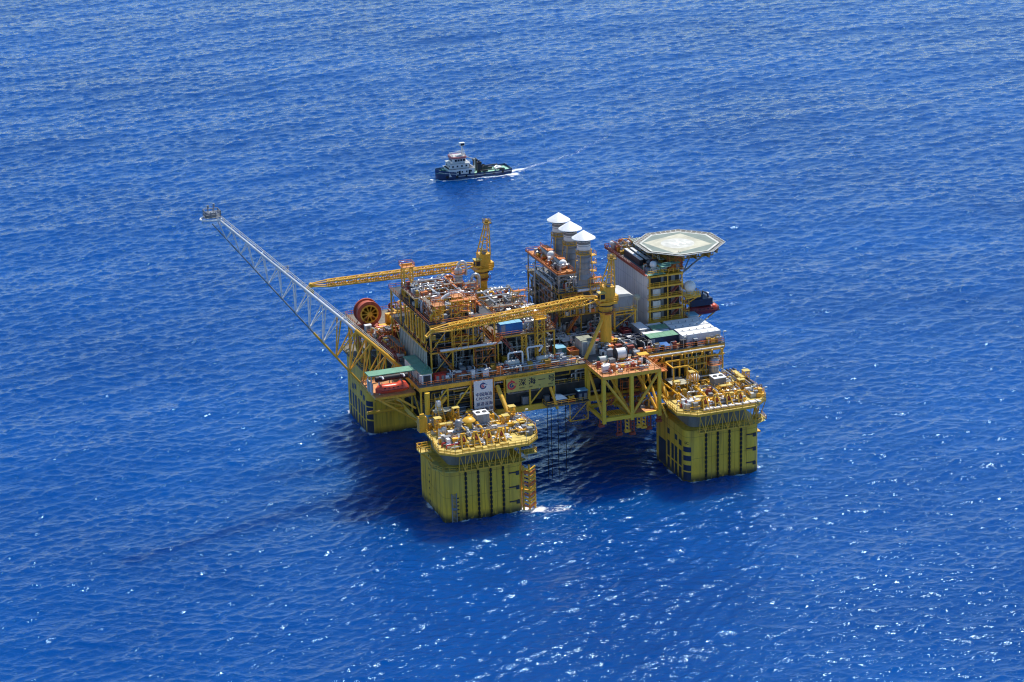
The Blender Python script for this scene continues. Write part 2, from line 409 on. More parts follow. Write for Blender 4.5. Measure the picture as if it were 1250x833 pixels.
    L.new(fr.outputs['Result'], fm.inputs['Factor']); L.new(ramp.outputs[2], fm.inputs[6])
    L.new(fm.outputs[2], B.inputs['Base Color'])
    ro = N.new('ShaderNodeMapRange'); ro.inputs['To Min'].default_value = 0.055; ro.inputs['To Max'].default_value = 0.8
    L.new(fr.outputs['Result'], ro.inputs['Value']); L.new(ro.outputs['Result'], B.inputs['Roughness'])
    B.inputs['IOR'].default_value = 1.42; B.inputs['Specular Tint'].default_value = (0.32, 0.78, 1.0, 1)
    B.subsurface_method = 'BURLEY'; inv = N.new('ShaderNodeMath'); inv.operation = 'SUBTRACT'; inv.inputs[0].default_value = 1.0; L.new(fr.outputs['Result'], inv.inputs[1]); L.new(inv.outputs[0], B.inputs['Subsurface Weight'])
    B.inputs['Subsurface Radius'].default_value = (0.25, 0.7, 1.0); B.inputs['Subsurface Scale'].default_value = 34.0
    me.materials.append(m)
build_sea()

# ------------------------------------------------------------------ hull columns
SP, PL, RC = 35.25, 3.55, 2.44
HH = 2.5*PL+RC                       # half width of a column, 11.3 m
ZT = 20.4

def make_column(cx, cy, label, kind):
    t = thing('hull_column', label, 'hull column', (cx, cy, 0), 'yellow square hull columns')
    MB().prism(rrect(cx, cy, HH, HH, RC, 7), -8, 15.2 if kind in 'NR' else ZT).build('shell', 'column', t)
    if kind in 'NR': MB().prism(rrect(cx, cy, HH-2.4, HH-2.4, RC, 7), 15.18, ZT).build('shaded_upper_trunk', 'grey', t)  # grey puts the shade of the rim overhang into the recessed trunk
    # weld lines and stiffener marks
    mb = MB()
    for z in (6.8, 13.2):
        mb.prism(rrect(cx, cy, HH+0.02, HH+0.02, RC, 7), z, z+0.1)
    mb.build('weld_band', 'yellow_dark', t)
    mb = MB()
    for k in (-2,-1,0,1,2):
        mb.box(cx+k*PL-0.05, cx+k*PL+0.05, cy-HH-0.03, cy-HH+0.02, -2, 15.1).box(cx-HH-0.03, cx-HH+0.02, cy+k*PL-0.05, cy+k*PL+0.05, -2, 15.1)
    mb.build('weld_seam', 'yellow_dark', t)
    return t

colN = make_column(-SP, -SP, 'nearest yellow hull column, under the white banner, with mooring frames along its rim', 'N')
colR = make_column(SP, -SP, 'right hand yellow hull column with dark blue draft panels on its corner', 'R')
colL = make_column(-SP, SP, 'left rear yellow hull column in shade behind the orange lifeboat', 'L')
colB = make_column(SP, SP, 'rear yellow hull column under the living quarters', 'B')

# dark draft panels
def arc_panel(t, cx, cy, a0, a1, z0, z1):
    r0, r1 = RC-0.05, RC+0.045; k = 6; mb = MB(); poly = []
    for i in range(k+1):
        a = math.radians(a0+(a1-a0)*i/k); poly.append((cx+r1*math.cos(a), cy+r1*math.sin(a)))
    for i in range(k, -1, -1):
        a = math.radians(a0+(a1-a0)*i/k); poly.append((cx+r0*math.cos(a), cy+r0*math.sin(a)))
    mb.prism(poly, z0, z1).build('dark_panel', 'navy', t)
for (t, X0, Y0, rows) in ((colR, SP-HH, -SP-HH, [(0.5,2.9),(3.3,5.0),(6.3,7.8),(8.9,10.4)]), (colL, -SP-HH, SP-HH, [(0.5,4.4),(4.9,8.6),(9.0,10.6)])):
    for z0, z1 in rows: arc_panel(t, X0+RC, Y0+RC, 192, 250, z0, z1)
    ys = [(0.6,2.4),(3.6,5.2),(6.0,7.6),(8.8,10.4)] if t is colR else [(0.6,2.2),(3.2,4.8),(6.2,7.6),(9.4,11.0),(12.0,13.4),(15.0,16.4)]
    for i, (a, b) in enumerate(ys):
        for z0, z1 in ((0.3,3.6),(4.1,8.6)):
            MB().box(X0-0.045, X0+0.1, Y0+RC+a, Y0+RC+b, z0, z1).build('dark_panel', 'navy', t)
        if i % 3 != 2: MB().box(X0-0.045, X0+0.1, Y0+RC+a, Y0+RC+b, 10.0+(i%2)*0.6, 11.6+(i%2)*0.6).build('dark_panel', 'navy', t)
MB().box(SP-HH-0.045, SP-HH+0.1, -SP-HH+RC+11.6, -SP-HH+RC+16.5, 0.3, 7.6).build('dark_panel', 'navy', colR)  # wide dark block towards the rear of the left face
for t, X0, Y0 in ((colR, SP-HH, -SP-HH),):
    # small dark marking above the panels, on the rounded corner
    a = math.radians(222); ux = (-math.sin(a), math.cos(a), 0); ux = (-ux[0]*-1, -ux[1]*-1, 0)
    c = (X0+RC+(RC+0.06)*math.cos(a), Y0+RC+(RC+0.06)*math.sin(a), 11.2)
    text_part('SC', 1.1, 'textdark', t, (c[0]-ux[0]*0.75, c[1]-ux[1]*0.75, c[2]), ux, (0,0,1))
# draft marks as rows of short dark bars, ladder on the near corner
mb = MB()
for k in range(10): mb.box(-SP-HH-0.05, -SP-HH+0.05, -33.6, -33.1, 1.2+k*1.9, 1.75+k*1.9)
mb.build('draft_marks', 'textdark', colN)
mb = MB()
for k in range(6): mb.box(-43.3, -42.6, -SP-HH-0.05, -SP-HH+0.05, 1.0+k*1.1, 1.35+k*1.1)
mb.build('draft_marks', 'textdark', colN)
for t, x0 in ((colN, -44.7),):
    mb = MB()
    for dx in (0, 1.3): mb.beam((x0+dx, -SP-HH-0.3, -1), (x0+dx, -SP-HH-0.3, 8.3), 0.22)
    for k in range(24): mb.beam((x0, -SP-HH-0.3, -0.8+k*0.38), (x0+1.3, -SP-HH-0.3, -0.8+k*0.38), 0.1)
    mb.box(x0-0.1, x0+1.4, -SP-HH-0.5, -SP-HH+0.1, 3.6, 4.1)
    mb.build('ladder', 'steel', t)
for t, sx in ((colN, -1), (colR, 1)):
    mb = MB()
    for z in (3.2, 7.4, 11.6):
        mb.cbox((sx*SP + HH-RC-0.9, -SP-HH-0.12, z), (1.9, 0.3, 0.28)); 
        mb.cbox((sx*SP + HH-RC+0.6, -SP-HH+0.25, z-0.3), (0.9, 0.9, 1.1))
    mb.build('pad_eye', 'dark', t)
# yellow tubes stand for the bright sunlit strip on the right rounded corners
for t, sx in ((colN, -1), (colR, 1)):
    MB().tube((sx*SP+HH+0.15, -SP-HH+RC+0.4, -2), (sx*SP+HH+0.15, -SP-HH+RC+0.4, ZT), 0.3, 10).build('vertical_tube', 'yellow', t)

# rim decks of the two front columns
def rim(t, poly, ring, x0, x1, orange):
    MB().prism(poly, ZT+0.02, ZT+0.5).build('rim_deck', 'yellowdeck', t)
    n = len(poly)
    MB().rail([(x, y, ZT+0.5) for x, y in poly], 1.25, 0.07, True, 1.9).build('railing', 'yellow', t)
    MB().rail([(x, y, ZT+0.5) for x, y in poly[:7]], 0.5, 0.09, False, 50).build('toe_beam', 'yellow', t)
    mb = MB()
    for a, b in zip(poly[:6], poly[1:7]): mb.beam((a[0], a[1], ZT+0.05), (b[0], b[1], ZT+0.15), 0.3, 0.5)
    mb.build('rim_beam', 'yellow', t)
    # lower walkway hanging below the rim, sunlight put into its paler coating
    inner = [(px, py) for px, py in ring]
    mb = MB()
    for (a, b) in zip(inner, inner[1:]):
        mb.beam((a[0]*1.0, a[1], 15.3), (b[0], b[1], 15.3), 2.6, 0.2)
    mb.build('lower_walkway', 'yellowdeck', t)
    out = []
    for i, (px, py) in enumerate(inner):
        d = Vector((px-t.location.x, py-t.location.y)).normalized(); out.append((px+d.x*1.3, py+d.y*1.3, 15.4))
    MB().rail(out, 1.15, 0.075, False, 1.6).build('railing', 'yellow', t)
    mb = MB(); xs = np.linspace(x0, x1, 11); y = -SP-HH-2.3
    for i, x in enumerate(xs):
        mb.tube((x, y, 15.1), (x, y-0.6, ZT), 0.12, 5)
        if i < len(xs)-1:
            a, b = (15.1, ZT) if i % 2 else (ZT, 15.1)
            mb.tube((x, y, a), (xs[i+1], y-0.3, b), 0.12, 5)
    mb.beam((x0, y, 15.2), (x1, y, 15.2), 0.3, 0.4)
    mb.build('truss_bracing', 'yellow', t)
polyN = [(-46.9,-38.5),(-47.6,-42),(-47.9,-47),(-44.3,-50.4),(-23.8,-50.4),(-19.9,-46.8),(-18,-40.4),(-18.6,-31),(-24.0,-26),(-24,-24.2),(-46.3,-24.2)]
ringN = [(-47.4,-39.5),(-47.8,-43.5),(-46.3,-46.8),(-43,-47.7),(-26,-47.7),(-24.2,-46.9)]
rim(colN, polyN, ringN, -43, -26, False)
polyR = [(21.9,-39.0),(21.9,-42),(21.6,-45.6),(26.2,-49.2),(43.8,-49.2),(48.9,-45),(50.6,-40.1),(49.6,-24.2),(24.1,-24.2),(23.2,-30)]
ringR = [(27.2,-47.7),(36,-47.7),(44.0,-47.7),(47.3,-46.0),(47.6,-42)]
rim(colR, polyR, ringR, 27, 44, True)
for t, sx, sy in ((colL,-1,1),(colB,1,1)):
    MB().prism(rrect(sx*SP, sy*SP, HH+1.2, HH+1.2, 3, 4), ZT+0.02, ZT+0.5).build('rim_deck', 'grating', t)
    MB().rail([(x,y,ZT+0.5) for x,y in rrect(sx*SP, sy*SP, HH+1.1, HH+1.1, 3, 2)], 1.2, 0.07, True).build('railing', 'yellow', t)
# side balcony with a post on the near column, small platform on the right end
MB().box(-50.4,-47.2,-38.3,-34.8,17.6,18.0).build('balcony', 'yellowdeck', colN)
MB().rail([(-47.3,-38.2,18),(-50.3,-38.2,18),(-50.3,-34.9,18),(-47.3,-34.9,18)],1.5,0.13,False,1.5).build('balcony_railing','yellow',colN)
mb = MB(); mb.beam((-50.0,-36,17.6),(-46.6,-36,14.2),0.3); mb.beam((-50.0,-38,17.6),(-46.6,-38,14.2),0.3); mb.build('bracket','yellow',colN)
mb = MB(); mb.box(-48.2,-45.9,-31.5,-29.2,ZT+0.5,ZT+4.6); mb.box(-47.6,-46.4,-31.0,-29.8,ZT+4.6,ZT+5.4); mb.build('post_box','yellow',colN)
MB().box(-23.8,-20.2,-47.4,-44.2,16.4,16.7).build('balcony','yellowdeck',colN)
MB().rail([(-23.8,-47.3,16.7),(-20.3,-47.3,16.7),(-20.3,-44.3,16.7)],1.3,0.09,False,1.2).build('balcony_railing','yellow',colN)
mb = MB()
for k in range(9):
    x, y = R.uniform(46.8,48.6), R.uniform(-45.0,-42)
    mb.tube((x-0.8,y+0.8,15.5),(x+R.uniform(-0.8,0.6),y+R.uniform(-0.5,0.8),ZT),0.12,5)
mb.build('corner_bracing','yellow',colR)
mb = MB(); mb.box(47.9,49.6,-40.5,-38,9.2,9.5); mb.beam((47,-39.2,8.0),(49.3,-39.2,9.3),0.2)
mb.build('fairlead_step','yellow',colR)

# mooring chains down the outer faces and their stopper frames on the rim
def chain(t0, x, label):
    t = thing('mooring_chain', label, 'mooring chain', (x, -SP-HH-0.25, 14.6), 'mooring chains on the column fronts')
    a = MB(); z = 14.5; k = 0
    while z > -1.5:
        if k % 2: a.cbox((x, -SP-HH-0.25, z-0.42), (0.62, 0.16, 0.84))
        else: a.cbox((x, -SP-HH-0.25, z-0.42), (0.18, 0.46, 0.84))
        z -= 0.66; k += 1
    a.build('chain_links', 'black', t)
def stopper(x, label):
    t = thing('chain_stopper', label, 'chain stopper', (x, -46.2, ZT+0.5), 'chain stopper frames on the column rims')
    z0 = ZT+0.5; mb = MB()
    for sx in (-0.95, 0.95):
        mb.beam((x+sx, -47.6, z0), (x+sx*0.35, -45.4, z0+3.5), 0.34); mb.beam((x+sx, -43.8, z0), (x+sx*0.35, -45.4, z0+3.5), 0.34)
    mb.beam((x-0.7, -46.6, z0+1.5), (x+0.7, -46.6, z0+1.5), 0.3); mb.beam((x-0.6,-45.4,z0+3.5),(x+0.6,-45.4,z0+3.5),0.4)
    mb.build('frame', 'yellow', t)
    MB().lathe([(0.55,-0.25),(0.85,-0.25),(0.6,0),(0.85,0.25),(0.55,0.25)], (x,-45.9,z0+1.9), 14, 'x').build('sheave', 'rust', t)
    MB().box(x-1.1, x+1.1, -48.6, -43.0, z0+0.0, z0+0.28).build('base', 'yellowdeck', t)
    MB().tube((x,-43.4,z0+0.8),(x,-41.6,z0+0.8),0.45,10).build('motor', 'offwhite', t)
ORD = ('first', 'second', 'third', 'last')
for sx, nm in ((-1, 'near'), (1, 'right hand')):
    for k in range(4):
        x = sx*SP + (k-1.5)*PL
        chain(colN, x, f'dark mooring chain down the front of the {nm} column, {ORD[k]} from the left')
        stopper(x, f'yellow A shaped chain stopper on the {nm} column rim, {ORD[k]} from the left')

# fender and landing at the right flank of the near column
t = thing('boat_fender', 'yellow brown chevron boat fender beside the near column, standing in white foam', 'fender', (-22.0, -46.0, 0))
mb = MB()
for x, y in ((-24.0,-46.2),(-22.2,-46.0),(-20.4,-45.4)): mb.tube((x, y, -3), (x, y, 12.9 if x < -21 else 10.8), 0.3, 8)
mb.build('fender_post', 'yellow', t)
for k in range(11):
    z = 0.6+k*1.08
    MB().beam((-24.1,-46.5,z+1.0),(-22.2,-46.35,z-0.1),0.4,0.5).beam((-22.2,-46.35,z-0.1),(-20.3,-45.7,z+0.7),0.4,0.5).build('chevron_bar','yellow' if k % 3 else 'orange',t)
for z in (5.2, 10.2): MB().beam((-24.3,-43.5,z),(-22.2,-46,z),0.45).beam((-24.3,-42.4,z),(-20.4,-45.4,z),0.4).build('support_arm','yellow',t)

# ------------------------------------------------------------------ equipment builders
def skid_box(name, label, cat, x0, x1, y0, y1, z0, h, body, roof=None, group=None, fans=0, doors=1, legs=0.25):
    t = thing(name, label, cat, ((x0+x1)/2, (y0+y1)/2, z0), group)
    mb = MB()
    for x in (x0+0.15, x1-0.15):
        for y in (y0+0.15, y1-0.15): mb.box(x-0.15, x+0.15, y-0.15, y+0.15, z0, z0+legs)
    mb.build('skid', 'dark', t)
    mb = MB().box(x0, x1, y0, y1, z0+legs, z0+h)
    for k in range(int((x1-x0)/1.1)):
        x = x0+0.6+k*1.1; mb.box(x-0.06, x+0.06, y0-0.05, y0, z0+legs+0.1, z0+h-0.1)
    for k in range(int((y1-y0)/1.1)):
        y = y0+0.6+k*1.1; mb.box(x0-0.05, x0, y-0.06, y+0.06, z0+legs+0.1, z0+h-0.1)
    mb.build('body', body, t)
    MB().box(x0-0.12, x1+0.12, y0-0.12, y1+0.12, z0+h, z0+h+0.16).build('roof', roof or body, t)
    for k in range(fans):
        x = x0+(x1-x0)*(k+0.5)/fans; r = min((x1-x0)/fans, y1-y0)*0.36
        MB().lathe([(r,0),(r,0.14),(r*0.8,0.18),(r*0.8,0.05)],(x,(y0+y1)/2,z0+h+0.16),14).build('fan','dark',t)
    for k in range(doors):
        x = x0+(x1-x0)*(k+0.5)/doors
        MB().box(x-0.4,x+0.4,y0-0.09,y0-0.05,z0+legs+0.1,z0+min(h-0.2,2.2)).build('door','grey' if body != 'grey' else 'bluegrey',t)
    return t

def container(x0, x1, y0, y1, z0, h, body, roof, label, group='cargo containers on the main deck', cat='container'):
    t = thing('cargo_container', label, cat, ((x0+x1)/2,(y0+y1)/2,z0), group)
    mb = MB().box(x0+0.06,x1-0.06,y0+0.06,y1-0.06,z0+0.12,z0+h-0.1)
    k = 0; x = x0+0.3
    while x < x1-0.3:
        mb.box(x,x+0.14,y0+0.01,y0+0.06,z0+0.2,z0+h-0.2); x += 0.34
    y = y0+0.3
    while y < y1-0.3:
        mb.box(x0+0.01,x0+0.06,y,y+0.14,z0+0.2,z0+h-0.2); y += 0.34
    mb.build('body',body,t)
    mb = MB()
    for x in (x0,x1-0.16):
        for y in (y0,y1-0.16): mb.box(x,x+0.16,y,y+0.16,z0,z0+h)
    for z in (z0,z0+h-0.16):
        mb.box(x0+0.16,x1-0.16,y0,y0+0.14,z,z+0.16); mb.box(x0+0.16,x1-0.16,y1-0.14,y1,z,z+0.16)
        mb.box(x0,x0+0.14,y0+0.16,y1-0.16,z,z+0.16); mb.box(x1-0.14,x1,y0+0.16,y1-0.16,z,z+0.16)
    mb.build('corner_frame',body,t)
    mb = MB().box(x0+0.02,x1-0.02,y0+0.02,y1-0.02,z0+h+0.003,z0+h+0.05)
    n = max(1,int((x1-x0)/1.6))
    for i in range(1,n): mb.box(x0+(x1-x0)*i/n-0.05,x0+(x1-x0)*i/n+0.05,y0+0.06,y1-0.06,z0+h+0.05,z0+h+0.09)
    mb.build('roof',roof,t)
    MB().box(x0+0.3,x0+1.5,y0-0.03,y0+0.005,z0+0.25,z0+h-0.3).build('door','bluegrey' if body != 'bluegrey' else 'white',t)
    return t

def skip(x0,x1,y0,y1,z0,h,body,inside,label,group='open cargo baskets on the main deck'):
    t = thing('cargo_basket', label, 'cargo basket', ((x0+x1)/2,(y0+y1)/2,z0), group)
    mb = MB().box(x0,x1,y0,y1,z0,z0+0.15)
    mb.box(x0,x1,y0,y0+0.12,z0+0.15,z0+h).box(x0,x1,y1-0.12,y1,z0+0.15,z0+h).box(x0,x0+0.12,y0+0.12,y1-0.12,z0+0.15,z0+h).box(x1-0.12,x1,y0+0.12,y1-0.12,z0+0.15,z0+h)
    mb.build('bin',body,t)
    mb = MB()
    for a,b in (((x0,y0),(x1,y0)),((x1,y0),(x1,y1)),((x1,y1),(x0,y1)),((x0,y1),(x0,y0))): mb.beam((*a,z0+h),(*b,z0+h),0.24,0.16)
    mb.build('rim_bar',body,t)
    mb = MB()
    for k in range(6):
        x,y=R.uniform(x0+0.4,x1-0.8),R.uniform(y0+0.3,y1-0.7); mb.box(x,x+R.uniform(0.3,0.8),y,y+R.uniform(0.3,0.6),z0+0.15,z0+h*R.uniform(0.4,0.85))
    mb.build('load',inside,t)

def vessel_h(label, x0, x1, y, z0, r, mat, name='pressure_vessel', cat='vessel', group=None, legc='yellow'):
    t = thing(name, label, cat, ((x0+x1)/2,y,z0), group); zc = z0+r+0.7
    MB().lathe([(0,x0),(r*0.6,x0+0.12*r),(r*0.92,x0+0.35*r),(r,x0+0.6*r),(r,x1-0.6*r),(r*0.92,x1-0.35*r),(r*0.6,x1-0.12*r),(0,x1)],(0,y,zc),18,'x').build('shell',mat,t)
    mb = MB()
    for x in (x0+(x1-x0)*0.22,x0+(x1-x0)*0.78): mb.box(x-0.2,x+0.2,y-r*0.8,y+r*0.8,z0,zc-r*0.45)
    mb.build('saddle',legc,t)
    mb = MB()
    for k in range(3):
        x = x0+(x1-x0)*(0.25+0.25*k); mb.tube((x,y,zc+r*0.9),(x,y,zc+r+0.5),0.16,8); mb.tube((x,y,zc+r+0.5),(x,y,zc+r+0.62),0.3,8)
    mb.build('nozzle','steel',t)
    return t

def vessel_v(label, x, y, z0, r, h, mat, name='vertical_vessel', cat='vessel', group=None, goose=False, deck=True):
    t = thing(name, label, cat, (x,y,z0), group)
    MB().lathe([(r*0.92,0),(r,0.25),(r,h-r*0.6),(r*0.85,h-r*0.25),(r*0.5,h-0.05*r),(0,h)],(x,y,z0),20).build('shell',mat,t)
    mb = MB()
    for k in (0.3,0.62): mb.lathe([(r+0.02,0),(r+0.09,0.02),(r+0.09,0.2),(r+0.02,0.22)],(x,y,z0+h*k),20)
    mb.build('stiffener_ring','steel',t)
    if goose:
        MB().path([(x,y,z0+h-0.2)]+[(x+1.1*(1-math.cos(math.pi*i/8)),y-0.2,z0+h+0.6+1.1*math.sin(math.pi*i/8)) for i in range(9)]+[(x+2.2,y-0.2,z0+h-2.5)],0.42,10).build('gooseneck_pipe','silver',t)
    if deck:
        n=10; P=[(x+(r+1.0)*math.cos(2*math.pi*i/n),y+(r+1.0)*math.sin(2*math.pi*i/n)) for i in range(n)]
        MB().prism(P,z0+h*0.78,z0+h*0.78+0.1).build('platform','orange',t)
        MB().rail([(a,b,z0+h*0.78+0.1) for a,b in P],1.1,0.06,True,1.2).build('railing','orange',t)
    return t

def pump(x, y, z, ang, label, group, col='offwhite', base='orange'):
    t = thing('pump_skid', label, 'pump', (x,y,z), group)
    c,s_ = math.cos(ang),math.sin(ang)
    def P(a,b,h): return (x+a*c-b*s_, y+a*s_+b*c, z+h)
    mb = MB(); mb.beam(P(-1.5,-0.5,0.15),P(1.5,-0.5,0.15),0.2,0.3); mb.beam(P(-1.5,0.5,0.15),P(1.5,0.5,0.15),0.2,0.3); mb.beam(P(-1.4,0,0.15),P(1.4,0,0.15),1.0,0.12); mb.build('base_frame',base,t)
    MB().tube(P(-1.3,0,0.95),P(0.0,0,0.95),0.52,12).build('motor',col,t)
    MB().tube(P(0.0,0,0.95),P(0.4,0,0.95),0.18,8).tube(P(0.4,0,0.95),P(1.0,0,0.95),0.62,12).build('pump_casing','steel',t)
    MB().bent([P(0.7,0,1.4),P(0.7,0,2.6),P(0.7,1.4,2.6)],0.18).build('discharge_pipe','silver',t)

def drum(label, x, y, z, r, L, core, flange, axis='x', name='winch', cat='winch', frame='grey', group=None, spokes=False):
    t = thing(name,label,cat,(x,y,z),group); zc = z+r+0.6
    c = (x,y,zc)
    MB().lathe([(r*0.82,-L/2),(r*0.86,-L/2+0.08),(r*0.86,L/2-0.08),(r*0.82,L/2)],c,26,axis).build('drum',core,t)
    for sg in (-1,1):
        a = sg*L/2
        if not spokes:
            MB().lathe([(0.2,a-0.09),(r,a-0.09),(r,a+0.09),(0.2,a+0.09)],c,26,axis).build('flange',flange,t)
        else:
            MB().lathe([(r*0.74,a-0.3),(r*1.0,a-0.3),(r*1.0,a+0.3),(r*0.74,a+0.3),(r*0.74,a-0.3)],c,30,axis).build('rim',core,t)
            mb = MB().lathe([(r*0.62,a-0.4),(r*0.74,a-0.4),(r*0.74,a+0.4),(r*0.62,a+0.4),(r*0.62,a-0.4)],c,30,axis)
            mb.lathe([(0.1,a-1.0),(r*0.2,a-1.0),(r*0.2,a+0.6),(0.1,a+0.6)],c,16,axis)
            for i in range(10):
                t1=2*math.pi*i/10
                if axis=='x': mb.beam((x+a,y+r*0.2*math.cos(t1),zc+r*0.2*math.sin(t1)),(x+a,y+r*0.9*math.cos(t1),zc+r*0.9*math.sin(t1)),0.22)
                else: mb.beam((x+r*0.2*math.cos(t1),y+a+sg*0.25,zc+r*0.2*math.sin(t1)),(x+r*0.66*math.cos(t1),y+a+sg*0.25,zc+r*0.66*math.sin(t1)),0.34)
            mb.build('flange',flange,t)
    mb = MB()
    for sg in (-1,1):
        a = sg*(L/2+0.3)
        p = (lambda u,h: (x+a,y+u,z+h)) if axis=='x' else (lambda u,h: (x+u,y+a,z+h))
        mb.beam(p(-r*0.9,0),p(0,r+0.6),0.22); mb.beam(p(r*0.9,0),p(0,r+0.6),0.22); mb.beam(p(-r,0.12),p(r,0.12),0.24)
    if axis=='x': mb.box(x-L/2-0.4,x+L/2+0.4,y-r,y+r,z,z+0.1)
    else: mb.box(x-r,x+r,y-L/2-0.4,y+L/2+0.4,z,z+0.1)
    mb.build('stand',frame,t)
    return t

# random plant inside a module: pipes, valves, cabinets, all parts of that module
def plant(t, x0,x1,y0,y1,z0,z1, npipe=8, nbox=5, ncyl=3, mats=('silver','steel','offwhite','grey'), seed=1, rmax=0.32, k_=2.1, boxes=None):
    r = random.Random(seed); npipe=int(npipe*k_); nbox=int(nbox*k_*1.2); ncyl=int(ncyl*k_)
    for k in range(npipe):
        rad = r.choice((0.11,0.14,0.18,0.22,rmax)); z = r.uniform(z0+0.6,z1-0.4)
        if r.random()<0.5:
            xa,xb = sorted((r.uniform(x0,x1),r.uniform(x0,x1)));
            if xb-xa<3: xb=min(x1,xa+3)
            y=r.uniform(y0,y1); y2=min(max(y+r.uniform(-3,3),y0),y1); zz=r.uniform(z0+0.2,z1)
            pts=[(xa,y,z0+0.05),(xa,y,z),(xb,y,z),(xb,y2,z),(xb,y2,zz)] if r.random()<0.6 else [(xa,y,z),(xb,y,z),(xb,y2,z),(xb,y2,z0+0.05)]
        else:
            ya,yb = sorted((r.uniform(y0,y1),r.uniform(y0,y1)))
            if yb-ya<3: yb=min(y1,ya+3)
            x=r.uniform(x0,x1); x2=min(max(x+r.uniform(-3,3),x0),x1); zz=r.uniform(z0+0.2,z1)
            pts=[(x,ya,z0+0.05),(x,ya,z),(x,yb,z),(x2,yb,z),(x2,yb,zz)] if r.random()<0.6 else [(x,ya,z),(x,yb,z),(x2,yb,z),(x2,yb,z0+0.05)]
        q=[pts[0]]
        for p in pts[1:]:
            if (Vector(p)-Vector(q[-1])).length>0.3: q.append(p)
        if len(q)>1:
            pm_=MB().bent(q,rad)
            for a_,b_ in zip(q,q[1:]):
                a_,b_=Vector(a_),Vector(b_)
                if (b_-a_).length>1.6:
                    for u_ in (0.3,0.7):
                        c_=a_.lerp(b_,u_); dd_=(b_-a_).normalized()*0.12; pm_.tube(c_-dd_,c_+dd_,rad*1.7,8)
            pm_.build('pipe',r.choice(mats),t)
    for k in range(nbox):
        x,y=r.uniform(x0,x1-1.2),r.uniform(y0,y1-1.2); w,d,h=r.uniform(0.7,2.0),r.uniform(0.7,1.6),r.uniform(0.8,2.2)
        mb=MB().box(x,x+w,y,y+d,z0+0.12,z0+h).box(x+0.05,x+w-0.05,y+0.05,y+d-0.05,z0,z0+0.12).box(x-0.04,x+w+0.04,y-0.04,y+d+0.04,z0+h,z0+h+0.06)
        mb.build('cabinet',r.choice(boxes or ('offwhite','grey','bluegrey','dark','yellow','rust','white','orange','yellow_dark')),t)
    for k in range(ncyl):
        x,y=r.uniform(x0+0.8,x1-0.8),r.uniform(y0+0.8,y1-0.8); rad=r.uniform(0.35,0.8); h=r.uniform(1.2,max(1.5,min(4,(z1-z0)*0.85)))
        vm=MB().lathe([(rad*0.9,0),(rad,0.15),(rad,h-0.15),(rad*0.85,h),(rad*0.4,h+0.02),(rad*0.4,h+0.2),(0.05,h+0.22)],(x,y,z0),12)
        vm.bent([(x,y,z0+h+0.1),(x,y,z0+h+0.7),(x+r.uniform(0.8,1.8),y,z0+h+0.7),(x+1.6,y,z0+0.3)] if h<2.5 else [(x+rad*0.8,y,z0+h*0.6),(x+rad+0.7,y,z0+h*0.6),(x+rad+0.7,y,z0+0.2)],0.12,6)
        vm.build('drum_vessel',r.choice(('steel','grey','bluegrey','yellow_dark','rust','silver')),t)

def frame(t, x0,x1,y0,y1, zs, nx, ny, col='yellow', floor='grating', rail='orange', brace=True, w=0.5, floors=None, railings=True):
    xs=np.linspace(x0,x1,nx+1); ys=np.linspace(y0,y1,ny+1)
    for x in xs:
        for y in ys:
            if x in (xs[0],xs[-1]) or y in (ys[0],ys[-1]):
                MB().tube((x,y,zs[0]),(x,y,zs[-1]),w/2,8).build('frame_post',col,t)
    for i,z in enumerate(zs[1:]):
        mb=MB()
        for y in ys: mb.beam((x0,y,z-0.35),(x1,y,z-0.35),0.36,0.6)
        for x in xs: mb.beam((x,y0,z-0.36),(x,y1,z-0.36),0.34,0.58)
        mb.build('floor_beam',col,t)
        if floors is None or floors[i]:
            MB().box(x0-0.5,x1+0.5,y0-0.5,y1+0.5,z-0.05,z+0.02).build('floor',floor,t)
            if railings: MB().rail([(x0-0.45,y0-0.45,z),(x1+0.45,y0-0.45,z),(x1+0.45,y1+0.45,z),(x0-0.45,y1+0.45,z)],1.15,0.065,True,2.2).build('railing',rail,t)
    if brace:
        mb=MB()
        for a,b in zip(zs,zs[1:]):
            for i in range(nx):
                if i%2==0: mb.tube((xs[i],y0,a),(xs[i+1],y0,b-0.4),0.14,6)
            for j in range(ny):
                if j%2==1 or ny==1: mb.tube((x0,ys[j],a),(x0,ys[j+1],b-0.4),0.14,6)
        mb.build('brace',col,t)

# ------------------------------------------------------------------ topsides deck
XD, YD, ZB, ZD = 45.75, 24.75, 20.9, 31.5
deck = thing('topsides_deck', 'yellow framed main deck box carried between the four hull columns', 'platform deck', (0, 0, ZB))
MB().box(-XD, XD, -YD, YD, ZD-0.3, ZD).build('deck_plate', 'plate', deck)
MB().box(-XD+0.6, XD-0.6, -YD+0.6, YD-0.6, ZB+0.05, ZB+0.3).build('bottom_plate', 'dark', deck)
MB().box(-XD+0.6, XD-0.6, -YD+0.6, YD-0.6, 26.0, 26.2).build('mezzanine_floor', 'grating', deck)
mb = MB()
for y in (-YD+0.35, YD-0.35):
    mb.box(-XD, XD, y-0.35, y+0.35, ZB-1.1, ZB+0.5)
for x in (-XD+0.35, XD-0.35): mb.box(x-0.35, x+0.35, -YD+0.72, YD-0.72, ZB-1.1, ZB+0.5)
for x in (-24, 0, 24): mb.box(x-0.4, x+0.4, -YD+0.72, YD-0.72, ZB-1.0, ZB+0.03)
mb.build('bottom_beam', 'yellow_hull', deck)
mb = MB()
for y in (-YD+0.3, YD-0.3): mb.box(-XD, XD, y-0.3, y+0.3, ZD-1.5, ZD-0.303)
for x in (-XD+0.3, XD-0.3): mb.box(x-0.3, x+0.3, -YD+0.61, YD-0.61, ZD-1.5, ZD-0.303)
mb.build('edge_beam', 'yellow', deck)
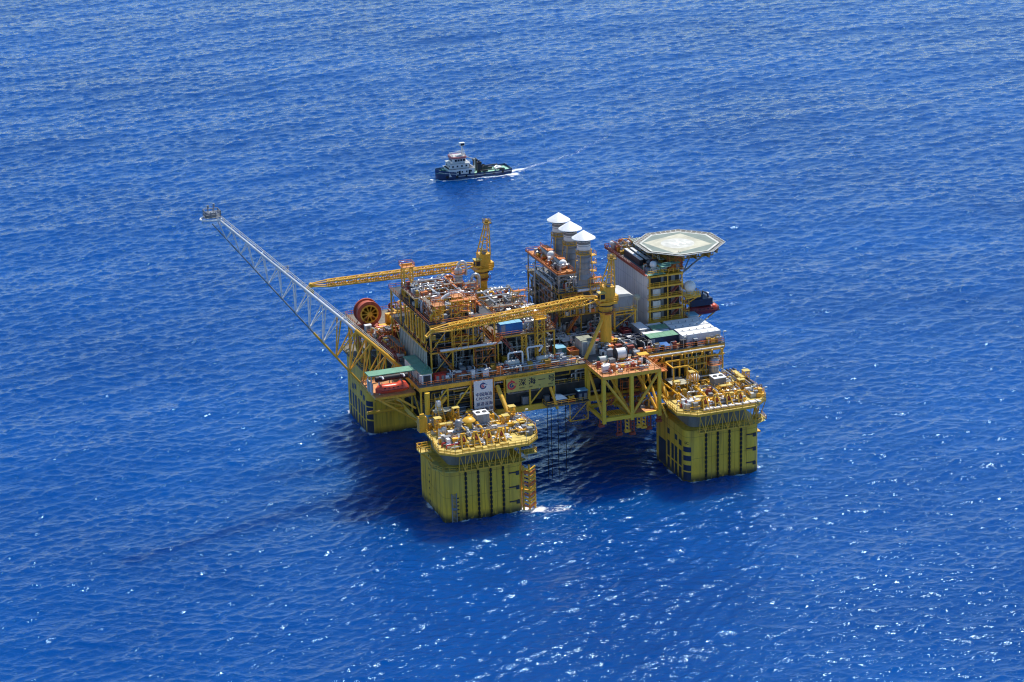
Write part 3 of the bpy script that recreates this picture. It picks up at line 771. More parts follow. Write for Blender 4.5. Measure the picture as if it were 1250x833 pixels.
for x in (-45.2,-37.5,-30.8,-24.2,-20.9,-13.5,-6.3,3.2,11.8,20.4,27,33.5,39.5,45.2):
    for y in (-YD+0.42, YD-0.42):
        MB().tube((x,y,ZB+0.5),(x,y,ZD-1.5),0.3,8).build('frame_post','yellow_hull',deck)
for y in (-16,-8,0,8,16):
    for x in (-45.2,45.2): MB().tube((x,y,ZB+0.5),(x,y,ZD-1.5),0.3,8).build('frame_post','yellow_hull',deck)
for (x0,x1) in ((-45,-37.5),(-37.5,-30.8),(-13.5,-6.3),(20.4,27),(33.5,39.5),(39.5,45.2)):
    MB().tube((x0,-YD+0.42,ZB+0.8),(x1,-YD+0.42,ZD-1.8),0.24,8).build('brace','yellow_hull',deck)
for (y0,y1) in ((-24,-16),(-8,0),(16,8)):
    MB().tube((-45.2,y0,ZB+0.8),(-45.2,y1,ZD-1.8),0.24,8).build('brace','yellow_hull',deck)
# inner bulkheads behind the open front and left side, coloured dark as interior shade
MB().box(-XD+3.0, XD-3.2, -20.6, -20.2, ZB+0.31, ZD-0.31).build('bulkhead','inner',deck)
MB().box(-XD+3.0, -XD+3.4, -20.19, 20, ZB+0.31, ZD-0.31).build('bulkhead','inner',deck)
r_ = random.Random(3)
for k in range(34):                    # pipework and cable trays running through the open front
    z = r_.choice((22.0,23.2,24.6,26.8,27.6,28.3,29.2,30.0)); xa = r_.uniform(-43,34); L = r_.uniform(6,22); y = r_.uniform(-24,-21.2)
    xb = min(xa+L, 44); dn = r_.choice((21.4,26.3,26.3,29.6))
    MB().bent([(xa,y,dn if abs(dn-z)>0.7 else z+1.2),(xa,y,z),(xb,y,z),(xb,y+0.0,min(30.4,z+r_.uniform(0.9,3)))],r_.choice((0.1,0.14,0.2,0.27))).build('pipe',r_.choice(('silver','steel','grey','yellow_dark','offwhite','silver')),deck)
for k in range(22):
    x = r_.uniform(-42,42); w_=r_.uniform(0.8,2.6); h=r_.uniform(0.8,2.4); z=r_.choice((ZB+0.31,26.21)); y=r_.uniform(-23.8,-22.2)
    MB().box(x,x+w_,y,y+1.2,z,z+h).box(x-0.05,x+w_+0.05,y-0.05,y+1.25,z+h,z+h+0.08).build('cabinet',r_.choice(('grey','bluegrey','navy','dark','offwhite','teal')),deck)
MB().rail([(-45.4,-24.3,26.21),(45.4,-24.3,26.21)],1.1,0.06).build('mezzanine_railing','yellow',deck)
MB().rail([(-45.6,-24.6,ZD),(3.0,-24.6,ZD)],1.15,0.07).rail([(20.6,-24.6,ZD),(45.6,-24.6,ZD),(45.6,24.6,ZD),(-45.6,24.6,ZD),(-45.6,-24.6,ZD)],1.15,0.07).build('railing','orange',deck)
# edge girders over the right front bay
mb = MB()
for z,y in ((30.4,-26.1),(28.8,-26.4)):
    mb.beam((21.5,y,z),(44.8,y,z),0.4,0.4)
for x in np.linspace(22.5,44,8): mb.beam((x,-24.7,30.9),(x,-26.6,30.3),0.35,0.35); mb.beam((x,-26.3,28.6),(x,-26.3,30.4),0.25)
mb.build('service_rack','yellow',deck)
MB().tube((21.5,-26.1,30.9),(44.8,-26.1,30.9),0.22,8).build('pipe','offwhite',deck); MB().tube((21.5,-25.5,30.9),(44.8,-25.5,30.9),0.16,8).build('pipe','yellow_dark',deck)
for x in np.linspace(24,44,9):
    MB().bent([(x,-25.6,30.6),(x,-25.6,24),(x+0.7,-25.6,24),(x+0.7,-25.6,21.2)],0.16).build('pipe',r_.choice(('silver','yellow_dark','offwhite')),deck)
# legs and raking braces down to the columns
for sx in (-1,1):
    for sy in (-1,1):
        t_ = MB().tube((sx*43.6,sy*24.0,ZT-0.2),(sx*43.6,sy*24.0,ZB),0.95,14).build('deck_leg','yellow_hull',deck)
        MB().tube((sx*26.2,sy*24.0,ZT-0.2),(sx*26.2,sy*24.0,ZB),0.95,14).build('deck_leg','yellow_hull',deck)
for p,q in (((-23.3,-24.9,28.6),(-22.6,-34.6,21.0)),((23.4,-24.9,28.6),(23.8,-34.6,21.0))):
    MB().tube(p,q,0.62,12).build('raking_brace','yellow',deck)
MB().tube((-44.2,-25.3,21.6),(-38.2,-25.3,27.8),0.5,10).build('raking_brace','yellow',deck)
MB().tube((-43.9,-25.7,20.9),(-43.9,-25.7,30.0),0.75,14).build('corner_post','yellow_hull',deck)
MB().lathe([(0.77,0),(0.8,0.02),(0.8,2.5),(0.77,2.52)],(-43.9,-25.7,21.2),14).build('post_sleeve','lightblue',deck)
# deck extension over the rear left column
MB().box(-46.5,-24.5,25.2,45,30.9,31.2).build('rear_extension','grating',deck)
for x in (-45.5,-35,-25.5):
    for y in (26.5,35,44): MB().tube((x,y,ZT+0.5),(x,y,30.9),0.35,8).build('frame_post','yellow',deck)
mb = MB()
for y0,y1 in ((26.5,35),(35,44)): mb.tube((-45.5,y0,ZT+0.6),(-45.5,y1,30.6),0.2,6); mb.tube((-45.5,y1,ZT+0.6),(-45.5,y0,30.6),0.2,6)
mb.build('brace','yellow',deck)
MB().rail([(-46.3,25.4,31.2),(-46.3,44.8,31.2),(-24.7,44.8,31.2),(-24.7,25.4,31.2)],1.15,0.07).build('railing','orange',deck)
# hung walkway with caissons in the centre bay
MB().box(-10,2.6,-28.6,-24.9,21.5,21.75).build('service_platform','grating',deck)
MB().rail([(-10,-25,21.75),(-10,-28.5,21.75),(2.5,-28.5,21.75)],1.1,0.06).build('railing','yellow',deck)
for x,y in ((-9.1,-26),(-8.2,-26.6),(-6.1,-26.4),(-3.7,-26.2)):
    MB().tube((x,y,-3),(x,y,21.5),0.10,7).build('vertical_tube','black',deck)
mb = MB()
for x in (-3.2,2.2): mb.tube((x,-28.3,16.2),(x,-28.3,21.5),0.15,6)
mb.tube((-3.2,-28.3,16.2),(2.2,-28.3,16.2),0.15,6); mb.tube((-3.2,-28.3,16.3),(2.2,-28.3,21.4),0.12,6); mb.tube((-3.2,-25.2,16.2),(-3.2,-28.3,16.2),0.15,6); mb.tube((2.2,-25.2,16.2),(2.2,-28.3,16.2),0.15,6)
mb.build('hanging_frame','yellow',deck)
MB().tube((-8.3,-26.6,26.6),(-6.9,-28.4,20.6),0.42,10).build('raking_brace','yellow',deck)

t = thing('tarpaulin_crate','white sheet over a crate on the hanging platform below the name sign','crate',(-5.6,-26.6,21.75))
MB().box(-7.4,-3.9,-27.8,-25.8,21.75,23.0).build('crate','navy',t)
MB().add([(-7.6,-28,23.0),(-3.7,-28,23.0),(-3.7,-25.6,23.0),(-7.6,-25.6,23.0),(-6.9,-27.3,24.2),(-4.9,-27.0,23.9),(-5.2,-26.2,24.0),(-6.8,-26.3,24.3)],[(3,2,1,0),(0,1,5,4),(1,2,6,5),(2,3,7,6),(3,0,4,7),(4,5,6,7)]).build('cover_sheet','white',t)
t = thing('winch_unit','red and yellow winch at the right end of the hanging platform','winch',(-2.4,-27,21.75))
MB().box(-3.5,-1.2,-27.7,-26.3,21.75,22.1).build('base','red',t)
MB().lathe([(0.3,-0.8),(0.6,-0.78),(0.6,-0.6),(0.35,-0.58),(0.35,0.58),(0.6,0.6),(0.6,0.78),(0.3,0.8)],(-2.3,-27,22.8),14,'x').build('drum','yellow',t)
skid_box('control_cabin','navy blue control cabin with pale roof on the hanging platform beside the laydown frame','cabin',-0.6,2.2,-28.2,-26,21.75,2.9,'navy','lightblue',doors=2)

# ------------------------------------------------------------------ signs
t = thing('name_sign','long yellow name board with dark Chinese characters on the deck front','sign',(-13.65,-25.3,26.3))
MB().box(-20.75,-6.5,-25.45,-25.2,26.35,30.3).build('panel','signyellow',t)
mb = MB()
for k in range(10):
    x=-20.2+k*1.46; mb.beam((x,-25.3,30.3),(x+0.5,-24.75,30.75),0.22)
mb.box(-20.8,-6.45,-25.5,-25.15,30.3,30.46)
mb.build('top_bracket','yellow',t)
def emblem(t,c,r,ring,core):
    y=c[1]; mb=MB(); n=28
    def arc(r0,r1,a0,a1,dx=0,dz=0,dy=0):
        P=[(c[0]+dx+r1*math.cos(a0+(a1-a0)*i/n),y-dy,c[2]+dz+r1*math.sin(a0+(a1-a0)*i/n)) for i in range(n+1)]
        Q=[(c[0]+dx+r0*math.cos(a0+(a1-a0)*i/n),y-dy,c[2]+dz+r0*math.sin(a0+(a1-a0)*i/n)) for i in range(n+1)]
        return P+Q,[(i,i+1,n+2+i,n+1+i) for i in range(n)]
    mb.add(*arc(r*0.62,r,math.radians(35),math.radians(350)))
    mb.add([(c[0]+r*0.72,y,c[2]+r*0.12),(c[0]+r*1.55,y,c[2]+r*0.12),(c[0]+r*0.95,y,c[2]+r*0.32),(c[0]+r*0.7,y,c[2]+r*0.3)],[(0,1,2,3)])
    mb.add([(c[0]-r*0.2,y,c[2]+r*0.96),(c[0]+r*0.2,y,c[2]+r*0.96),(c[0],y,c[2]+r*1.32)],[(0,1,2)])
    mb.build('emblem_ring',ring,t,smooth=False)
    mb=MB(); mb.add(*arc(r*0.22,r*0.52,math.radians(60),math.radians(330),dy=0.01)); mb.add(*arc(r*0.0,r*0.24,0,math.radians(180),dx=r*0.2,dz=-r*0.15,dy=0.02)); mb.build('emblem_core',core,t,smooth=False)
X1,Z1=(1,0,0),(0,0,1)
emblem(t,(-19.2,-25.47,28.35),1.3,'textred','textblue')
for k,(ch,py) in enumerate(zip('深海一号',('SHEN','HAI','YI','HAO'))):
    x=-17.2+k*2.85
    text_part(ch,2.2,'textdark',t,(x,-25.47,28.0),X1,Z1,'character',0.03)
    text_part(py,0.62,'textdark',t,(x+0.2,-25.47,27.0),X1,Z1,'lettering',0.02)
t = thing('white_banner','white vertical banner with blue characters and round emblem, hung above the near column','banner',(-27.6,-25.8,22))
MB().box(-30.4,-24.9,-25.85,-25.7,21.9,31.2).build('cloth','banner',t)
mb=MB()
for x in (-30.9,-24.5): mb.tube((x,-25.6,21.0),(x,-25.6,31.4),0.12,6)
mb.tube((-30.9,-25.6,31.35),(-24.5,-25.6,31.35),0.12,6); mb.build('frame','orange',t)
emblem(t,(-27.7,-25.87,29.6),0.95,'textblue','textred')
for s_,z,sz,x in (('中国海油',26.75,1.22,-30.0),('挺进深海',23.95,1.15,-29.85),('能源报国',22.45,1.15,-29.85)):
    for k,ch in enumerate(s_): text_part(ch,sz,'textblue',t,(x+k*1.21,-25.87,z),X1,Z1,'character',0.035)
for k,ch in enumerate('CNOOC'): text_part(ch,1.15,'textblue',t,(-29.95+k*0.96,-25.87,25.6),X1,Z1,'lettering',0.04)

# ------------------------------------------------------------------ blast wall and green roofed cabin, left end
t = thing('blast_wall','grey green ribbed wall at the left end of the process module','wall',(-40.6,-5,ZD))
MB().box(-40.75,-40.6,-16.8,7.2,ZD,38.4).build('panel','wallgreen',t)
mb=MB()
for k in range(17): y=-16.7+k*1.49; mb.box(-40.95,-40.75,y-0.16,y+0.16,ZD,38.6)
mb.build('rib','offwhite',t)
mb=MB(); mb.beam((-40.7,-16.8,38.6),(-40.7,7.2,38.6),0.4,0.4)
for k in range(6): y=-15+k*4; mb.beam((-40.6,y,38.5),(-39.9,y,41),0.2)
mb.build('top_rail','yellow',t)
t = thing('deck_cabin','long white cabin with green roof beside the grey green ribbed wall','cabin',(-42.9,-15,ZD))
MB().box(-44.3,-41.5,-23.0,-7.4,ZD,34.4).build('wall','white',t)
MB().box(-44.6,-41.2,-23.3,-7.1,34.4,34.65).build('roof','green',t)
MB().box(-43.9,-41.9,-23.12,-23.0,ZD+0.1,33.9).build('door','dark',t)
mb=MB()
for k in range(3): mb.box(-43.4+k*0.5,-42.7+k*0.5,-21.4+k*0.6,-20.6+k*0.6,34.65,35.1)
mb.rail([(-44.4,-23.1,34.65),(-41.4,-23.1,34.65),(-41.4,-17,34.65)],0.8,0.06); mb.build('roof_frame','green',t)
MB().box(-44.36,-44.3,-20,-19,ZD+0.1,33.6).box(-44.36,-44.3,-14,-13,ZD+0.1,33.6).build('side_door','bluegrey',t)

# lifeboats
def lifeboat(label, c, L, hull, canopy, mirror=1, beam=3.0, name='lifeboat', group='enclosed lifeboats'):
    """closed boat lying along x, bow at -x*mirror; c is the middle of its keel"""
    t = thing(name,label,'lifeboat',c,group)
    def loft(secs,mat,nm):
        vs=[];n=len(secs[0][1])
        for x,pr in secs:
            for y,z in pr: vs.append((c[0]+mirror*x,c[1]+y,c[2]+z))
        fs=[(i*n+j,i*n+(j+1)%n,(i+1)*n+(j+1)%n,(i+1)*n+j) for i in range(len(secs)-1) for j in range(n)]
        fs+= [tuple(range(n-1,-1,-1)),tuple(range((len(secs)-1)*n,len(secs)*n))]
        if mirror<0: fs=[q[::-1] for q in fs]
        return MB().add(vs,fs).build(nm,mat,t)
    H=[]; K=[]
    for u in np.linspace(-1,1,13):
        wdt=beam/2*(max(0.02,1-abs(u)**3.0))**0.5 if u<0 else beam/2*(max(0.05,1-u**6*0.75))**0.5
        kz=0.55*max(0,abs(u)-0.55)**1.5/0.3
        x=u*L/2; top=1.35+0.35*max(0,-u)**2
        H.append((x,[(-wdt,top),(-wdt*0.9,0.75+kz*0.4),(-wdt*0.45,0.15+kz),(0,kz),(wdt*0.45,0.15+kz),(wdt*0.9,0.75+kz*0.4),(wdt,top)]))
        ww=wdt*0.96; ch=1.15*(max(0.0,1-abs(u)**4))**0.5+0.05
        if u>0.35 and u<0.9: ch+=0.45
        K.append((x,[(-ww,top+0.02),(-ww*0.85,top+ch*0.65),(-ww*0.5,top+ch),(0,top+ch*1.06),(ww*0.5,top+ch),(ww*0.85,top+ch*0.65),(ww,top+0.02)]))
    loft(H,hull,'hull'); loft(K,canopy,'canopy')
    mb=MB()
    for sg in (-1,1): mb.beam((c[0]-L*0.36,c[1]+sg*(beam/2+0.02),c[2]+1.4),(c[0]+L*0.42,c[1]+sg*(beam/2+0.02),c[2]+1.4),0.14,0.2)
    mb.build('fender_strip','maroon',t)
    for k in range(5):
        x=c[0]+mirror*(-L*0.25+k*L*0.13); MB().box(x-0.25,x+0.25,c[1]-beam*0.44,c[1]-beam*0.41,c[2]+1.75,c[2]+2.05).build('window','glass',t)
    MB().lathe([(0.05,0),(0.35,0.02),(0.35,0.1),(0.05,0.12)],(c[0]+mirror*L*0.49,c[1],c[2]+0.7),10,'x').build('propeller_guard','dark',t)
    mb=MB(); 
    for u in (-0.3,0.3): mb.tube((c[0]+u*L,c[1],c[2]+2.5),(c[0]+u*L,c[1],c[2]+3.3),0.1,6)
    mb.build('lifting_hook','steel',t)
    return t
st = thing('lifeboat_station','yellow bracketed lifeboat station under a green canopy at the left deck end','lifeboat station',(-51,-15,29.2))
MB().box(-57.2,-45.8,-21.2,-7,28.9,29.2).build('platform','orangedeck',st)
mb=MB(); mb.beam((-57.2,-21.1,28.6),(-45.8,-21.1,28.6),0.5,0.6); mb.beam((-57,-21.1,28.6),(-57,-7,28.6),0.5,0.6); mb.beam((-57.2,-7.1,28.6),(-45.8,-7.1,28.6),0.5,0.6)
mb.build('platform_beam','yellow',st)
for p,q in (((-56.6,-21,28.4),(-46,-21.5,20.9)),((-51.5,-21,28.4),(-46,-21.8,24.5)),((-56.6,-7.5,28.4),(-46,-7.5,20.9)),((-46.2,-21,28.3),(-52.2,-14,24.8)),((-53.8,-9,24.6),(-51.4,-15,28.2)),((-55.6,-14.5,25.4),(-50.3,-10,25.8))):
    MB().tube(p,q,0.32,9).build('support_strut','yellow',st)
MB().tube((-56.4,-9.2,20.2),(-45.8,-9.2,20.2),0.5,10).build('support_strut','yellow',st)
MB().box(-58.4,-44.7,-19.6,-15.6,34.6,34.85).build('canopy','green',st)
for x in (-57.6,-51.5,-45.4):
    for y in (-19.2,-16): MB().tube((x,y,29.2),(x,y,34.6),0.16,6).build('canopy_post','offwhite',st)
MB().box(-57.4,-57.1,-19,-14,29.2,32.2).build('side_wall','offwhite',st)
MB().rail([(-57,-13.5,29.2),(-57,-7.2,29.2),(-46,-7.2,29.2)],1.15,0.07).build('railing','orange',st)
MB().tube((-56.8,-20.4,34.0),(-47.6,-20.4,34.0),0.75,12).build('davit_winch','black',st)
for x in (-55.5,-49.5): 
    MB().bent([(x,-19.6,29.2),(x,-19.6,34.3),(x,-22.9,35.3),(x,-23.6,34.9)],0.28).build('davit_arm','offwhite',st)
lifeboat('orange red enclosed lifeboat hanging below the green canopy at the left deck end',(-53,-23.2,30.6),9.4,'lifeboat','lifeboat')

# ------------------------------------------------------------------ process module
pm = thing('process_module','tall open process module packed with pipes between the ribbed wall and the blue container','process module',(-30.5,0,ZD))
frame(pm,-39.8,-21.2,-18,18,[ZD,38.6,46.6],3,4,'yellow','dark','orange')  # dark floor colour stands for the shade of open bays between beams
MB().tube((-37.5,-19.0,39.0),(-19.6,-19.0,39.0),0.34,10).build('header_pipe','white',pm)
plant(pm,-39,-22,-17,0,ZD,38,20,10,6,seed=21); plant(pm,-39,-22,-17,6,38.62,46,26,12,7,seed=22,mats=('silver','yellow','grey','steel','offwhite')); plant(pm,-39,-22,-16,16,46.62,51,28,13,6,seed=23,mats=('silver','steel','white','yellow','steel','orange','silver'))
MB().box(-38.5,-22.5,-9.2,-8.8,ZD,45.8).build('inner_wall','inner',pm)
for (x,y,z0,z1,n) in ((-36.6,-15.5,46.62,51.2,'a'),(-30.2,-13.0,46.62,52.2,'b'),(-26,-12,46.62,50.5,'c')):
    MB().lattice((x,y,z0),(x,y,z1),2.2,2.2,2.2,2.2,4,0.17,0.09).build('tower_frame','yellow' if n!='c' else 'orange',pm)
    MB().box(x-1.6,x+1.6,y-1.6,y+1.6,z1,z1+0.12).build('tower_platform','orangedeck',pm)
    MB().rail([(x-1.5,y-1.5,z1+0.12),(x+1.5,y-1.5,z1+0.12),(x+1.5,y+1.5,z1+0.12),(x-1.5,y+1.5,z1+0.12)],1.1,0.07,True,1.5).build('railing','orange',pm)
MB().bent([(-33.5,-6,48.5),(-30.6,-6,50.6),(-28.2,-7.5,51.2),(-26.2,-7.5,51.2)],0.5,10).build('header_pipe','white',pm)
MB().bent([(-28.2,-7.5,51.2),(-26.8,-9.5,50.2),(-26.6,-9.9,47)],0.45,10).build('header_pipe','white',pm)
MB().bent([(-32.5,-8,46.8),(-32.5,-8,48.8),(-30,-9,48.4),(-28.6,-12,47.6),(-25.4,-12.2,47.9),(-25.4,-10,48.8)],0.4,10).build('header_pipe','silver',pm)
MB().bent([(-36,-3,46.8),(-36,-3,49.4),(-32,-3,49.4),(-32,3,49.4)],0.36,10).build('header_pipe','silver',pm)
MB().stair((-22.6,-19.1,40.3),(-27.5,-19.1,46.6)).build('stair','orange',pm)
MB().stair((-33,-19.1,ZD),(-38,-19.1,38.6)).build('stair','orange',pm)
for y in (-14.5,-9.5,-4.5,0.5): MB().bent([(-40.4,y,46.2),(-40.4,y,40.2),(-40.4,y+2.2,40.2),(-40.4,y+2.2,46.2)],0.28,8,5).build('loop_pipe','yellow',pm)
# upper gallery along the left edge
frame(pm,-39.6,-35.4,-4.5,6.5,[46.62,50.2],1,2,'yellow','grating','rust',brace=False,w=0.34)
plant(pm,-39,-36,-4,6,50.22,52.4,6,4,3,seed=25)
vessel_v('grey vertical vessel with white gooseneck pipe, right of the white header pipes',-20.6,2.2,40.44,1.35,10.6,'bluegrey',group='tall process columns',goose=True)
vessel_v('slender white vessel wrapped in orange ladders and gooseneck pipe, left of the grey vertical vessel',-23.2,6.0,46.64,1.15,7.4,'offwhite',group='tall process columns',goose=True)
def rest_tower(name,label,x,y,z0,z1,w,col,plat):
    t=thing(name,label,'boom rest',(x,y,z0))
    MB().lattice((x,y,z0),(x,y,z1),w,w,w,w,max(4,int((z1-z0)/2)),0.2,0.11).build('tower_frame',col,t)
    MB().box(x-w/2-0.6,x+w/2+0.6,y-w/2-0.6,y+w/2+0.6,z1,z1+0.14).build('platform',plat,t)
    MB().rail([(x-w/2-0.5,y-w/2-0.5,z1+0.14),(x+w/2+0.5,y-w/2-0.5,z1+0.14),(x+w/2+0.5,y+w/2+0.5,z1+0.14),(x-w/2-0.5,y+w/2+0.5,z1+0.14)],1.1,0.07,True,1.2).build('railing',plat if plat!='orangedeck' else 'orange',t)
    MB().beam((x-w/2-0.2,y,z1+0.5),(x+w/2+0.2,y,z1+0.5),0.5).build('cradle',col,t)
rest_tower('boom_rest_tower','slim yellow lattice tower with orange top standing at the left end of the process module',-37.3,9.5,46.64,55.4,2.6,'yellow','orangedeck')
rest_tower('boom_rest_tower','yellow lattice boom rest standing right of the blue container, under the near crane boom',-8.3,-19.2,ZD,44.6,2.1,'yellow','yellow')

em = thing('equipment_module','two level equipment module carrying the blue container above the name sign','equipment module',(-12,0,ZD))
frame(em,-20.3,-3.6,-18,18,[ZD,40.4],2,4,'yellow','grating','orange',brace=False)
plant(em,-19.5,-4.5,-17,0,ZD,40,22,11,6,seed=31); plant(em,-12,-4,-17,-3,40.44,44,22,12,6,seed=32,mats=('silver','white','silver','steel')); plant(em,-19,-4,-12.5,17,40.44,44.5,24,12,6,seed=33,mats=('silver','grey','steel','offwhite','yellow','silver'))
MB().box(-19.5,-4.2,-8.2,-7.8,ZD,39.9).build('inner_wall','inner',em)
MB().stair((-14.2,-19.0,33.0),(-19.8,-19.0,40.3)).build('stair','rust',em)
MB().stair((-21.8,-19.4,38.7),(-19.4,-19.4,40.6)).build('stair','orange',em)
MB().tube((-21.5,-17.2,34.5),(-21.5,-17.2,42.5),0.22,8).build('pipe','orange',em)
mb=MB(); mb.lattice((-13.1,-19.5,34.8),(-13.1,-19.5,40.2),1.2,1.2,1.2,1.2,4,0.13,0.07); mb.build('ladder_cage','yellow',em)
container(-19.2,-12.6,-17.2,-14.6,40.44,3.0,'blue','lightblue','bright blue container with pale roof on the equipment module deck',group=None)
# vessels along the main deck front
for x0,x1,y,nm in ((-19.5,-15.0,-20.6,'left of the white bent pipe'),(-10.2,-5.0,-20.8,'right of the white bent pipe')):
    vessel_h(f'white topped horizontal vessel above the name sign, {nm}',x0,x1,y,ZD,0.95,'offwhite',group='horizontal vessels above the name sign',legc='orange')
t=thing('bent_pipe','white bent pipe standing on the main deck between the two vessels above the name sign','pipe',(-13,-20.5,ZD))
MB().bent([(-18.6,-21.5,34.6),(-18.6,-21.5,36.4),(-14.4,-21.5,36.4),(-14.4,-21.5,ZD)],0.26,9).build('riser','white',t)
MB().bent([(-12.6,-21.3,ZD),(-12.6,-21.3,33.6),(-12.9,-21.3,37.2),(-8.2,-21.3,37.2),(-9.4,-21.3,35.6)],0.26,9).build('loop','white',t)
# small plant along the front edge of the main deck
pumps=[(-36.5,0.2,'white','left of the red cabinets'),(-29.5,0.0,'orange','above the white banner, left one'),(-25.8,0.5,'grey','above the white banner, right one'),(-22.4,-0.3,'rust','just left of the name sign')]
skid_box('fire_cabinet','pair of bright red equipment cabinets beside the green roofed cabin','cabinet',-40.6,-37.6,-23.2,-21.4,ZD,2.1,'red',None,doors=2)
for x,a,c_,nm in pumps:
    pump(x,-22.3,ZD,a,f'{c_} pump skid on the main deck edge, {nm}','pump skids along the main deck front',col=c_ if c_!='orange' else 'orange')
skid_box('orange_frame_unit','low orange framed unit on the deck edge between the red cabinets and the banner','equipment unit',-34.6,-31.2,-22.8,-21.2,ZD,1.5,'orange','rust',doors=2)
for x,l,c_,rf in ((-2.9,2.2,'teal','lightblue'),):
    container(-2.6,0.4,-17.2,-13.6,ZD,2.5,c_,rf,'teal container with pale blue roof beside the equipment module')
container(0.9,4.0,-13.2,-7.2,ZD,2.8,'dark','offwhite','dark container with off white roof left of the green roofed white cabin')
container(4.4,8.4,-19.0,-13.6,ZD,4.0,'offwhite','wallgreen','tall white cabin with yellow green roof left of the near crane')
skip(0.9,3.6,-18.6,-15.4,ZD,1.7,'orange','rust','orange open basket in front of the dark container')
t=thing('tarpaulin_heap','yellow green tarpaulin heap on the deck edge left of the laydown frame','tarpaulin',(-0.8,-22,ZD))
vs=[];fs=[];n=9
for i in range(n):
    for j in range(n):
        u,v=i/(n-1),j/(n-1); vs.append((-3.4+5.2*u,-23.8+4.4*v,ZD+0.02+2.0*math.sin(math.pi*u)**0.7*math.sin(math.pi*v)**0.7*(0.75+0.25*math.sin(7*u+3*v)) if 0<u<1 and 0<v<1 else ZD+0.02))
fs=[(i*n+j,(i+1)*n+j,(i+1)*n+j+1,i*n+j+1) for i in range(n-1) for j in range(n-1)]
MB().add(vs,fs).build('sheet','signyellow',t)

# ------------------------------------------------------------------ laydown frame
lf = thing('laydown_frame','big yellow box frame with orange top deck on the deck front below the near crane','laydown frame',(11.8,-31,18.5))
LX0,LX1,LY0,LY1,LZ0,LZ1 = 3.5,20.1,-37.0,-25.3,18.6,31.3
for x in (LX0,11.8,LX1):
    for y in (LY0,LY1): MB().beam((x,y,LZ0-1.1),(x,y,LZ1-0.9),0.95,0.95).build('corner_post','yellow_hull',lf)
mb=MB()
for z in (LZ1-0.45,): 
    for y in (LY0,LY1): mb.beam((LX0-0.5,y,z),(LX1+0.5,y,z),1.0,0.9)
    for x in (LX0,LX1): mb.beam((x,LY0+0.5,z-0.003),(x,LY1-0.5,z-0.003),1.0,0.89)
mb.build('top_beam','yellow',lf)
mb=MB()
for y in (LY0,LY1): mb.beam((LX0+0.5,y,LZ0),(LX1-0.5,y,LZ0),0.8,1.0)
for x in (LX0,LX1,11.8): mb.beam((x,LY0+0.5,LZ0-0.003),(x,LY1-0.5,LZ0-0.003),0.8,0.98)
mb.build('bottom_beam','yellow_hull',lf)
for p,q in (((LX0+0.3,LY0,LZ1-1.2),(11.5,LY0,LZ0+0.6)),((LX1-0.3,LY0,LZ1-1.2),(12.1,LY0,LZ0+0.6)),((LX0,LY1-0.3,LZ1-1.2),(LX0,LY0+0.4,LZ0+0.6)),((LX1,LY1-0.3,LZ1-1.2),(LX1,LY0+0.4,LZ0+0.6)),((8.5,LY1,LZ1-1.2),(11.6,LY0+0.8,LZ0+0.6)),((16.5,LY1,LZ1-1.2),(19.6,LY0+0.8,LZ0+0.6))):
    MB().tube(p,q,0.42,10).build('diagonal_brace','yellow',lf)
MB().box(LX0-0.5,LX1+0.5,LY0-0.5,LY1+0.48,LZ1,LZ1+0.12).build('top_deck','orangedeck',lf)
mb=MB()
for x in (8.2,13.6,17.2): mb.box(x-0.2,x+0.2,LY0,LY1,LZ1+0.12,LZ1+0.2)
mb.box(LX0,LX1,-31.2,-30.8,LZ1+0.12,LZ1+0.18)
mb.build('deck_rib','yellowdeck',lf)
MB().rail([(LX0-0.4,LY1,LZ1+0.12),(LX0-0.4,LY0-0.4,LZ1+0.12),(LX1+0.4,LY0-0.4,LZ1+0.12),(LX1+0.4,LY1,LZ1+0.12)],1.15,0.07).build('railing','orange',lf)
MB().box(5.2,10.6,LY0+0.6,-32.0,LZ0+0.3,LZ0+0.5).build('lower_floor','yellowdeck',lf)
MB().box(12.6,LX1-0.6,LY0+0.6,-28,LZ0+0.3,LZ0+0.5).build('lower_floor','orangedeck',lf)
mb=MB()
for k in range(8): mb.box(5.4+k*0.65,5.75+k*0.65,LY0+0.9,-32.4,LZ0+0.5,LZ0+0.75)
mb.build('pipe_rack','yellow',lf)
r_=random.Random(5)
for k in range(12):
    x,y=r_.uniform(5,19),r_.uniform(-35.5,-26.5); z=LZ0+0.5
    MB().bent([(x,y,z),(x,y,z+r_.uniform(1,3)),(x+r_.uniform(1,4),y,z+2.2),(x+3,y+r_.uniform(0.5,3),z+2.2)],r_.choice((0.12,0.2,0.28))).build('pipe',r_.choice(('rust','orange','silver','steel','yellow')),lf)
for k in range(7):
    x,y=r_.uniform(12.8,18.5),r_.uniform(-36,-30); MB().box(x,x+1.4,y,y+1,LZ0+0.5,LZ0+0.5+r_.uniform(0.6,1.6)).build('cabinet',r_.choice(('rust','orange','grey','offwhite')),lf)
